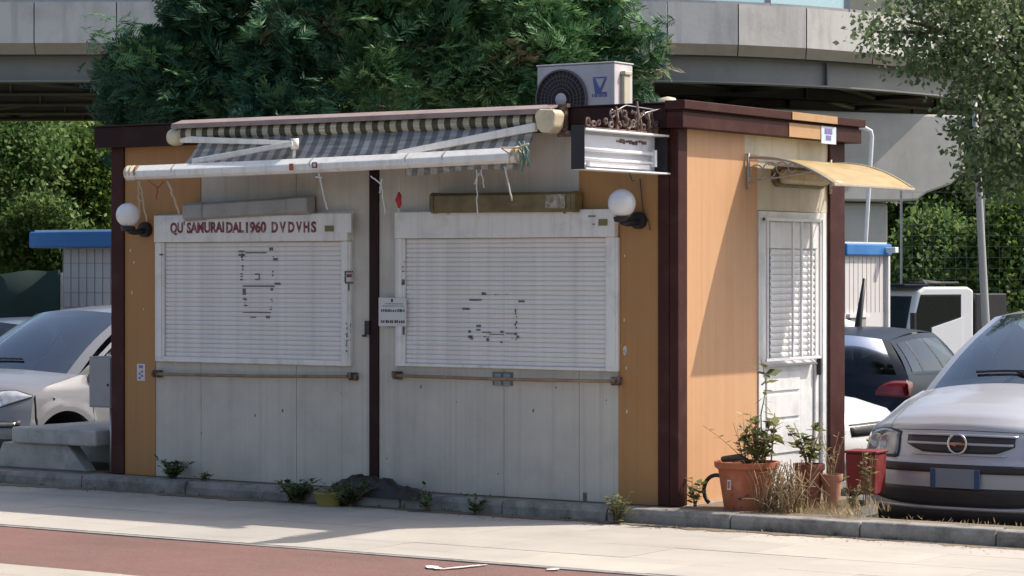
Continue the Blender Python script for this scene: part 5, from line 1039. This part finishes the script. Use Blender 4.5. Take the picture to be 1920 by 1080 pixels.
# local: x along the truck (front towards -x), y away from us
gq = gz(44); zroof = W(0, 538, 44).z - gq
x0, x1 = -.62, .86; wy0, wy1 = 0, 1.95
prof = [(x0 - .1, .5), (x1, .5), (x1, zroof - .06), (x1 - .12, zroof), (x0 + .42, zroof), (x0 + .28, zroof - .08), (x0, 1.25), (x0 - .1, 1.1)]
cabm = MB(); cabm.prism(prof, 'y', wy0, wy1); cabm.build('cab', 'white_car', tk, bevel=.04)
zw0, zw1 = zroof - .86, zroof - .16
m = MB(); m.prism([(x0 + .12, zw0 + .08), (x1 - .30, zw0 + .35), (x1 - .30, zw1), (x0 + .33, zw1)], 'y', -.012, .0); m.prism([(x0 + .12, zw0), (x0 + .52, zw0 + .0), (x0 + .52, zw0 + .20), (x0 + .13, zw0 + .09)], 'y', -.0125, .0); m.build('side_window', 'dark_pane', tk)
MB().prism([(x0 + .10, zw0 - .02), (x1 - .28, zw0 - .02), (x1 - .28, zw1 + .03), (x0 + .32, zw1 + .03)], 'y', -.004, .002).build('window_surround', 'black_plastic', tk)
MB().prism([(x0 + .10, zw0 - .9), (x1 - .25, zw0 - .9), (x1 - .25, zw0 + .34), (x0 + .55, zw0 + .16), (x0 + .55, zw0), (x0 + .10, zw0)], 'y', -.018, -.005).build('door', 'white_car', tk, bevel=.01)
def fx_(z): return ip(z, [1.25, zroof - .08], [x0, x0 + .28])
m = MB(); m.add([(fx_(1.30) - .012, .12, 1.30), (fx_(1.30) - .012, 1.83, 1.30), (fx_(zroof - .16) - .012, 1.80, zroof - .16), (fx_(zroof - .16) - .012, .15, zroof - .16)], [(0, 3, 2, 1)]); m.build('windscreen', 'glass_dark', tk)
MB().box(x0 + .0, x0 + .55, .04, 1.9, zroof + .002, zroof + .05).build('sun_visor', 'navy_paint', tk, bevel=.02)
MB().box(x1 + .06, x1 + .75, .02, 1.95, .55, zroof - .12).build('front_panel', 'trim', tk, bevel=.02); MB().box(x1 + .76, x1 + 3.2, .0, 1.95, .8, 1.35).build('tipper_body', 'trim', tk, bevel=.02)
MB().box(x0 + .1, x1 + 3.0, .4, 1.5, .42, .56).build('chassis', 'trim', tk)
for xx in (x0 + .55, x1 + 2.2):
    for yy in (.12, 1.8): MB().lathe([(.001, -.12), (.36, -.12), (.40, -.08), (.40, .08), (.36, .12), (.001, .12)], (xx, yy, .40), 24, axis='y').build('wheel', 'rubber', tk)
m = MB(); m.box(x0 + .02, x0 + .06, -.22, -.10, zw0 + .1, zw0 + .42); m.tube([(x0 + .1, -.01, zw0 + .2), (x0 + .04, -.12, zw0 + .2)], .012, 5); m.build('mirror', 'trim', tk)
m = MB(); m.tube([(x0 + .6, .2, zroof + .03), (x0 + .75, .5, zroof + .1), (x1, .9, zroof + .06)], .03, 6); m.tube([(x0 + .3, .3, zroof + .07), (x1 - .1, .3, zroof + .07)], .02, 6); m.build('roof_rail', 'trim', tk)

# ================================================================ CABINS, FENCES, POLES
def cabin(label, corner, lx, ly, ztop, fh, over, zg, door=None):
    """K-aligned hut; corner = its near right corner in K"""
    t = thing('site_cabin', label, 'cabin', (corner[0], corner[1], zg)); x, y = corner
    MB().box(x - lx, x, y, y + ly, zg, ztop - fh).build('wall', 'cabin_wall', t)
    MB().box(x - lx - over, x + over, y - over, y + ly + over, ztop - fh + .001, ztop).build('fascia', 'blue_fascia', t, bevel=.02)
    MB().box(x - lx - over + .05, x + over - .05, y - over + .05, y + ly + over - .05, ztop, ztop + .02).build('roof', 'pole_white', t)
    return t, x, y
lc = w2k(W(118, 460, 30)); kz = lambda py, Y: W(0, py, Y).z
t, x, y = cabin('white cabin with blue roof edge behind the kiosk left side', (lc.x + 3.0, lc.y), 3.0, 2.2, kz(435, 30), .19, .28, gz(30))
m = MB()
for k in range(24): m.box(x - 3 + k * .125, x - 3 + k * .125 + .006, y - .006, y - .001, gz(30) + .05, kz(435, 30) - .2)
for k in range(14): zz = gz(30) + .2 + k * .17; m.box(x - 3, x, y - .0075, y - .0062, zz, zz + .006)
m.build('wall_joints', 'box_grey', t)
rc = w2k(W(1584, 470, 31)); 
t, x, y = cabin('sunlit white cabin with light blue roof edge behind the rear corner post', (rc.x, rc.y), 3.0, 1.15, kz(457, 31.5), .15, .06, gz(31.5))
MB().box(x + .001, x + .03, y + .10, y + .52, gz(31.5), .98).build('door', 'box_grey', t); MB().box(x + .001, x + .045, y + .05, y + .60, .985, 1.03).build('door_lintel', 'pole_white', t)
MB().box(x - .03, x + .05, y + 1.12, y + 1.17, gz(31.5), kz(457, 31.5) - .152).build('corner_trim', 'pole_white', t)
m = MB()
for k in range(10): m.box(x + .001, x + .004, y + k * .12, y + k * .12 + .006, 1.04, kz(457, 31.5) - .16)
m.build('wall_joints', 'box_grey', t)
MB().box(x + .062, x + .2, y + 1.0, y + 1.1, kz(474, 31.5), kz(463, 31.5)).build('floodlight', 'white_paint', t, bevel=.01)
# swan-neck lamp post behind that cabin
b = W(1621, 640, 35); m = MB(); lp = thing('lamp_post', 'thin white swan neck post rising behind the sunlit cabin', 'lamp post', (b.x, 35, gz(35)), 'W')
pts = [Vector((b.x, 35, gz(35))), W(1623, 455, 35), W(1630, 340, 35), W(1635, 256, 35), W(1633, 246, 35), W(1622, 240, 35), W(1606, 236, 35), W(1585, 235, 35)]
MB().tube(pts, .028, 8).build('post', 'pole_white', lp); MB().box(pts[-1].x - .35, pts[-1].x, 34.9, 35.1, pts[-1].z - .03, pts[-1].z + .05).build('lamp_head', 'pole_white', lp, bevel=.02)
b0, b1 = W(1850, 640, 27), W(1834, 330, 27); gp = thing('grey_pole', 'leaning grey metal pole rising into the tree at the right', 'pole', (b0.x + .03, 27, gz(27)), 'W')
MB().tube([Vector((b0.x + .03, 27, gz(27))), b0, b1, b1 + (b1 - b0) * .5], [.05, .045, .036, .03], 12).build('shaft', 'pole_grey', gp); MB().lathe([(.11, 0), (.11, .03), (.06, .04)], (b0.x + .03, 27, gz(27)), 12).build('base', 'pole_grey', gp)
b = W(1610, 630, 29); solo(MB().tube([(b.x, 29, gz(29)), tuple(W(1607, 625, 29)), tuple(W(1621, 522, 29))], [.05, .045, .02], 8), 'dark_stake', 'black_plastic', 'dark slanting stake in front of the sunlit cabin', 'stake', (b.x, 29, gz(29)), 'W')
b = W(1585, 630, 29.5); wd = thing('gas_tank', 'rounded white tank behind the dark hatchback roof', 'tank', (b.x, 29.5, gz(29.5)), 'W')
MB().lathe([(.17, gz(29.5)), (.17, b.z + .0), (.16, b.z + .08), (.11, b.z + .16), (.001, b.z + .195)], (b.x, 29.5, 0), 24).build('shell', 'white_paint', wd)
# green shade net
nx0, nx1 = W(-140, 500, 29.3).x, W(113, 500, 29.3).x; nf = thing('net_fence', 'fence hung with dark green shade netting at the left', 'fence', ((nx0 + nx1) / 2, 29.3, gz(29.3)), 'W'); zt = W(0, 508, 29.3).z
m = MB(); m.grid([[(x, 29.3 + .03 * math.sin(x * 9) * (1 - .3 * v), lerp(gz(29.3), zt + .03 * math.sin(x * 2.3) + .012 * math.sin(x * 11), v)) for x in np.linspace(nx0, nx1, 50)] for v in np.linspace(0, 1, 8)]); m.build('netting', 'net_green', nf, solid=.004)
for k in range(3): xx = lerp(nx0, nx1, k / 2); MB().tube([(xx, 29.36, gz(29.3)), (xx, 29.36, zt - .02)], .025, 8).build('post', 'pole_grey', nf)
# wire fence in front of the truck and shrubs
def wire_fence(label, X0, X1, Y, zt, step=.1):
    t = thing('wire_fence', label, 'fence', ((X0 + X1) / 2, Y, gz(Y)), 'W'); m = MB()
    for k in range(int((X1 - X0) / .2)): xx = X0 + k * .2; m.box(xx, xx + .003, Y, Y + .003, gz(Y) + .05, zt)
    for k in range(int((zt - gz(Y)) / .2)): zz = zt - k * .2; m.box(X0, X1, Y - .004, Y - .0005, zz - .004, zz)
    o = m.build('mesh', 'wire', t); o['kind'] = 'stuff'
    n = max(2, int((X1 - X0) / 1.6)); 
    for k in range(n + 1): xx = lerp(X0, X1, k / n); MB().box(xx - .02, xx + .02, Y + .005, Y + .045, gz(Y), zt + .03).build('post', 'pole_grey', t)
wire_fence('grey wire mesh fence in front of the shrubs on the right', W(1690, 0, 47).x, W(2000, 0, 47).x, 47, W(0, 360, 47).z)

# ================================================================ VIADUCT
vd = thing('viaduct', 'concrete and steel road viaduct crossing behind the kiosk', 'bridge', (0, 55, gz(55)), 'W')
def vy(X): return 49.8 + (.085 * (X - 2) ** 2 if X > 2 else .001 * (X - 2) ** 2) if X < 9 else vy(8.999) + (X - 9) * .085 * 2 * 7
def vpart(m, name, mm, **kw): return m.build(name, mm, vd, **kw)
zl0, zl1, zp1 = 5.79, 6.0, 6.80
joints = [-30.5 + 1.6 * k for k in range(13)] + [ W(65, 0, 50).x, W(220, 0, 50).x] + [W(220, 0, 50).x + 1.55 * k for k in range(1, 6)]
joints += [W(1172, 0, 50).x, W(1250, 0, 50.1).x, W(1382, 0, 50.6).x, W(1510, 0, 51.3).x, W(1637, 0, 52.3).x, W(1755, 0, 53.6).x, 10.0, 11.3, 12.6, 13.9]
joints = sorted(joints); jj = [joints[0]]
for q in joints[1:]:
    if q - jj[-1] > .5: jj.append(q)
for a, b in zip(jj[:-1], jj[1:]):
    m = MB(); n = 2; xs = np.linspace(a + .012, b - .012, n)
    # cross-section: outer face, lip sloping back below
    prof = [(0, zl1), (0, zp1), (.30, zp1), (.30, zl0), (.16, zl0)]
    m.grid([[(x, vy(x) + p[0], p[1]) for x in xs] for p in prof[:1] + prof[1:]], 0, False); m.grid([[(x, vy(x) + p[0], p[1]) for x in xs] for p in (prof[4], prof[0])], 1, False)
    for x in (xs[0], xs[-1]): m.add([(x, vy(x) + p[0], p[1]) for p in prof], [(0, 1, 2, 3, 4)], 0)
    vpart(m, 'parapet_panel', ['viaduct_panel', 'viaduct_lip'])
XS = np.linspace(-31, 15, 93)
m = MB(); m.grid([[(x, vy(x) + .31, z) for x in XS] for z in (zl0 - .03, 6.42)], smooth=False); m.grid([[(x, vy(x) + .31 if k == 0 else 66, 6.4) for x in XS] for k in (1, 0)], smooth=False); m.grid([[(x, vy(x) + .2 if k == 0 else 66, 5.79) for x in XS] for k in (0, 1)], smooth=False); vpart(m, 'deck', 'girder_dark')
for k, off in enumerate((.55, 4.2, 7.6, 10.8, 13.4)):
    zb = 5.27; m = MB()
    m.grid([[(x, vy(x) + off, z) for x in XS] for z in (zb + .03, 5.79)], 0, False); m.grid([[(x, vy(x) + off + .03, z) for x in XS] for z in (5.79, zb + .03)], 0, False)
    for (ya, yb, z) in ((-.2, .23, zb), (-.2, .23, zb + .03)): m.grid([[(x, vy(x) + off + q, z) for x in XS] for q in (ya, yb)], 0, False)
    m.grid([[(x, vy(x) + off - .2, z) for x in XS] for z in (zb, zb + .03)], 0, False)
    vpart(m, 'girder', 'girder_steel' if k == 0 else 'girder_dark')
    for x in np.arange(-14, 12, 3.4): vpart(MB().box(x - .012, x + .012, vy(x) + off - .12, vy(x) + off - .002, zb + .031, 5.785), 'stiffener', 'girder_steel')
    if k < 4:
        nxt = (.55, 4.2, 7.6, 10.8, 13.4)[k + 1]
        for x in np.arange(-14, 12, 3.4):
            vpart(MB().tube([(x, vy(x) + off + .15, zb + .1), (x + 1.7, vy(x + 1.7) + nxt, zb + .14)], .06, 5), 'cross_brace', 'girder_dark'); vpart(MB().tube([(x + 3.4, vy(x + 3.4) + off + .15, zb + .1), (x + 1.7, vy(x + 1.7) + nxt, zb + .14)], .06, 5), 'cross_brace', 'girder_dark')
            if x < 4: vpart(MB().box(x - .2, x + .2, vy(x) + off + .06, vy(x) + off + .45, zb + .04, zb + .2), 'gusset', 'girder_steel')
# noise barrier of glass panes
for k, X in enumerate(np.arange(-31.4, 13, 1.72) + .35):
    m = MB(); m.box(X - .06, X + .06, vy(X) + .08, vy(X) + .2, zp1, 9.3); vpart(m, 'barrier_post', 'steel')
    m = MB(); a, b = X + .065, X + 1.65; m.add([(a, vy(a) + .14, zp1 + .06), (b, vy(b) + .14, zp1 + .06), (b, vy(b) + .14, 9.2), (a, vy(a) + .14, 9.2)], [(0, 1, 2, 3)]); vpart(m, 'barrier_pane', 'barrier_glass', solid=.015)
m = MB(); m.grid([[(x, vy(x) + .05 + q, zp1 + z) for x in XS] for q, z in ((0, .002), (0, .055), (.2, .055), (.2, .002))], smooth=False); vpart(m, 'barrier_rail', 'steel')
# hammerhead pier
Yp = 54.3; xc0, xc1 = 4.9, W(1676, 0, Yp).x; cy = lambda py: W(0, py, Yp).z
mid = (xc0 + xc1) / 2; hw = W(1815, 0, Yp).x - mid
right = [(xc1, cy(379)), (xc1 + .5, cy(376)), (W(1740, 0, Yp).x, cy(362)), (W(1790, 0, Yp).x, cy(345)), (mid + hw, cy(322)), (mid + hw + .05, 4.88)]
left = [(2 * mid - a, b) for a, b in right[::-1]]
PA = math.radians(27); pv_ = (xc1, Yp - .3)
def turned(m):      # the pier stands square to the curving deck
    out = []
    for (x, y, z) in m.v: dx, dy = (x - pv_[0]) / math.cos(PA), y - Yp; out.append((pv_[0] + dx * math.cos(PA) - dy * math.sin(PA), pv_[1] + dx * math.sin(PA) + dy * math.cos(PA), z))
    m.v = out; return m
m = MB(); m.prism(left + right, 'y', Yp, Yp + 5.5); vpart(turned(m), 'pier_cap', 'pier', bevel=.05)
m = MB(); m.box(xc0, xc1, Yp + .25, Yp + 5, gz(60) - .2, cy(379) - .01); vpart(turned(m), 'pier_column', 'pier', bevel=.08)

# ================================================================ TREES
def tree(name, label, base, trunk, limbs, Q, T, m_, seed=0, group=None, bark='bark'):
    t = thing(name, label, 'tree', base, 'W', group=group)
    m = MB(); m.tube(trunk[0], trunk[1], 10); m.build('trunk', bark, t)
    for pts, r in limbs:
        m = MB(); m.tube(pts, [lerp(r, r * .35, k / (len(pts) - 1)) for k in range(len(pts))], 6); m.build('limb', bark, t)
    leaves('crown', Q, T, m_, t); return t
def blob(px, py, Y, rx, rz_, ry=None): p = W(px, py, Y); return (p.x, p.y, p.z, rx * Y / FPX, (ry or rx) * Y / FPX, rz_ * Y / FPX)
def conifer(label, Y, pxc, blobs, ns, m_, seed, ln=.25, brown=.03, top=5.2):
    X = W(pxc, 0, Y).x; g = gz(Y); rb_ = random.Random(seed + 50); B = [blob(b[0], b[1], b[2] + rb_.uniform(-.7, .3), b[3] * .86, b[4] * .86, b[5]) if b[2] < Yc + 1 else blob(*b) for b in blobs]
    Q, T = spray_crown(seed, B, ns, 28, ln, brown); r = random.Random(seed); limbs = []
    for b in B:
        z0 = max(g + .6, b[2] - b[5] * .7); limbs.append(([Vector((X, Y, z0)), Vector((lerp(X, b[0], .5), lerp(Y, b[1], .5), lerp(z0, b[2], .6))), Vector((b[0], b[1], b[2]))], .05))
    return tree('conifer_tree', label, (X, Y, g), ([(X, Y, g), (X + .05, Y, 1.5), (X, Y, 3.5), (X, Y, top)], [.2, .17, .12, .03]), limbs, Q, T, m_, seed, 'conifers behind the kiosk')
Yc = 26.5
conifer('dark conifer behind the left half of the kiosk roof', Yc, 430,
        [(250, 190, Yc, 50, 50, 60), (262, 125, Yc + .1, 42, 36, 55), (252, 78, Yc, 16, 26, 30), (325, 150, Yc - .3, 62, 60, 60), (340, 215, Yc - .2, 75, 30, 60), (340, 85, Yc + .2, 36, 34, 60), (410, 60, Yc - .1, 62, 46, 70), (375, 0, Yc, 52, 32, 60), (470, 10, Yc - .3, 80, 45, 70), (430, 135, Yc + 1.4, 90, 70, 60), (500, 110, Yc - .3, 65, 45, 60), (450, 195, Yc + .2, 85, 45, 60),
         (520, 200, Yc - .8, 82, 22, 45), (585, 205, Yc - .8, 30, 12, 30), (560, 60, Yc - .1, 60, 55, 60), (430, -70, Yc, 110, 60, 90), (560, 150, Yc + 1.7, 90, 70, 60)], 470, 'conifer_dark', 2, brown=.02)
conifer('bright green conifer behind the middle of the kiosk roof', Yc + .4, 760,
        [(620, 40, Yc - .4, 62, 42, 60), (640, 120, Yc - .2, 55, 50, 60), (700, 150, Yc - .6, 58, 52, 60), (690, 60, Yc - .2, 62, 42, 60), (770, 75, Yc - .6, 75, 42, 60), (800, 20, Yc - .3, 85, 38, 60), (850, 120, Yc - .5, 68, 40, 60), (900, 175, Yc - .8, 85, 38, 50), (740, 205, Yc + 1.5, 95, 40, 60), (840, 205, Yc + .1, 70, 28, 60), (650, 195, Yc + 1.4, 70, 40, 60), (760, 130, Yc + 2.0, 130, 80, 50), (700, -50, Yc, 110, 45, 80), (840, -50, Yc, 100, 45, 80)], 420, 'conifer', 3, brown=.03)
conifer('bushy conifer reaching out to the right behind the air conditioner', Yc + .2, 1020,
        [(920, 60, Yc - .3, 62, 42, 60), (1000, 20, Yc - .2, 70, 42, 60), (960, 120, Yc - .6, 62, 42, 60), (1040, 90, Yc - .5, 68, 42, 60), (1090, 35, Yc - .3, 62, 40, 60), (1120, 5, Yc, 40, 25, 50), (1185, 85, Yc - .1, 45, 30, 50), (1165, 125, Yc, 42, 32, 50), (1100, 135, Yc - .2, 58, 38, 50), (1010, 165, Yc - .6, 72, 40, 50), (1000, 90, Yc + 1.8, 110, 80, 50), (960, -50, Yc, 90, 40, 70), (1050, -45, Yc, 60, 35, 60)], 380, 'conifer', 4, brown=.015)
# broad-leaved tree hanging in from the right
Yt = 24.5
RB = [(1645, 60, 52, 32), (1700, 40, 60, 50), (1690, 100, 42, 35), (1770, 60, 75, 75), (1745, 120, 45, 30), (1860, 80, 85, 100), (1790, 150, 40, 30), (1850, 220, 70, 80), (1900, 300, 75, 60), (1835, 310, 42, 45), (1815, 255, 35, 40), (1950, 180, 100, 140), (1800, -30, 80, 40), (1890, 345, 45, 28), (2020, 60, 120, 170)]
B = [blob(a, b, Yt + .3 * math.sin(k * 2.4), c_, d_, min(c_, 80)) for k, (a, b, c_, d_) in enumerate(RB)]
Q, T = broad_crown(9, B, 1250, 14, .066, .08, .6, .35)
tx = W(2075, 0, Yt).x; g = gz(Yt)
tree('leafy_tree', 'broad leaved olive green tree hanging into view at the upper right', (tx, Yt, g), ([(tx, Yt, g), (tx - .05, Yt, 1.2), (tx - .15, Yt, 2.6), (tx - .2, Yt, 4.6)], [.17, .14, .11, .05]),
     [([Vector((tx - .12, Yt, 2.3)), Vector((tx - .5, Yt, 3.0)), Vector(B[3][:3]), Vector(B[0][:3])], .05), ([Vector((tx - .12, Yt, 2.2)), Vector((tx - .4, Yt, 2.6)), Vector(B[7][:3])], .04), ([Vector((tx - .15, Yt, 2.7)), Vector((tx - .6, Yt, 3.4)), Vector(B[5][:3]), Vector(B[1][:3])], .04), ([Vector((tx - .12, Yt, 2.0)), Vector((tx - .45, Yt, 2.2)), Vector(B[8][:3])], .03)], Q, T, 'leaf_olive', 9)
# sunlit trees beyond the viaduct at the left, shrubs at the right
def shrub(label, Y, blobs, ncl, per, leaf, m_, seed, name='bushy_tree', spread=.22, group='trees beyond the viaduct', tb=0):
    B = [blob(a, b, Y + dy, c_, d_) for (a, b, c_, d_, dy) in blobs]; Q, T = broad_crown(seed, B, ncl, per, leaf, spread, .7, .1, tb); g = gz(Y); X = B[0][0]; zt = B[0][2]
    tree(name, label, (X, Y, g), ([(X, Y, g), (X + .1, Y, lerp(g, zt, .5)), (X, Y, zt)], [.16, .12, .05]), [([Vector((X, Y, lerp(g, zt, .4))), Vector((b[0], b[1], b[2]))], .06) for b in B[1:4]], Q, T, m_, seed, group)
shrub('sunlit green tree behind the net fence at the left edge', 71, [(20, 350, 80, 130, 0), (-40, 280, 90, 110, .5), (60, 270, 70, 60, .3), (0, 440, 90, 80, 0)], 1500, 10, .17, 'leaf_fresh', 31)
shrub('dark green tree above the blue roofed cabin at the left', 73, [(150, 330, 75, 90, 0), (190, 300, 80, 80, .4), (110, 290, 60, 60, .4), (200, 400, 70, 80, 0), (130, 410, 60, 60, -.2)], 1500, 10, .17, 'leaf_green', 32)
shrub('leafy bush between the net fence and the blue roofed cabin', 66, [(80, 440, 60, 60, 0), (40, 470, 60, 50, 0), (120, 470, 50, 50, .3)], 900, 10, .15, 'leaf_fresh', 33)
shrub('yellow green shrub behind the white truck', 50.5, [(1745, 490, 62, 75, 0), (1720, 540, 50, 60, -.3), (1775, 470, 50, 50, .2), (1790, 540, 50, 60, 0), (1735, 430, 30, 35, 0)], 1300, 12, .13, 'leaf_fresh', 34, group='shrubs on the right', spread=.16, tb=.08)
shrub('tall green shrub right of the grey pole', 50, [(1900, 490, 62, 110, 0), (1870, 560, 55, 60, -.3), (1945, 440, 60, 90, .2), (1895, 420, 35, 45, .1), (1930, 570, 60, 70, 0)], 1500, 12, .13, 'leaf_green', 35, group='shrubs on the right', spread=.16)
shrub('dark tree beyond the shrubs under the right tree', 57.5, [(1740, 420, 70, 60, 0), (1820, 430, 80, 80, .4), (1700, 480, 60, 80, 0), (1890, 400, 90, 80, .4), (1830, 380, 70, 50, 0)], 1700, 10, .15, 'leaf_green', 36, group='shrubs on the right', spread=.2, tb=-.2)
# distant wood that closes the view under the deck
r6 = np.random.default_rng(40); BB = [(x, 88 + 5 * math.sin(x * .7), 2.2 + 1.2 * math.sin(x * .37), 3.2, 2.0, 5.2 + math.sin(x)) for x in np.arange(-46, 48, 3.1)]
Q, T = broad_crown(41, BB, 13000, 9, .3, .45, .75, .1, -.1); o = leaves('far_wood', Q, T, 'leaf_green', None, (0, 88, gz(88)), 'W'); o['kind'] = 'stuff'; o['label'] = 'far off belt of green trees beyond the viaduct'; o['category'] = 'wood'
for o in bpy.data.objects:
    if '_base' in o: del o['_base']
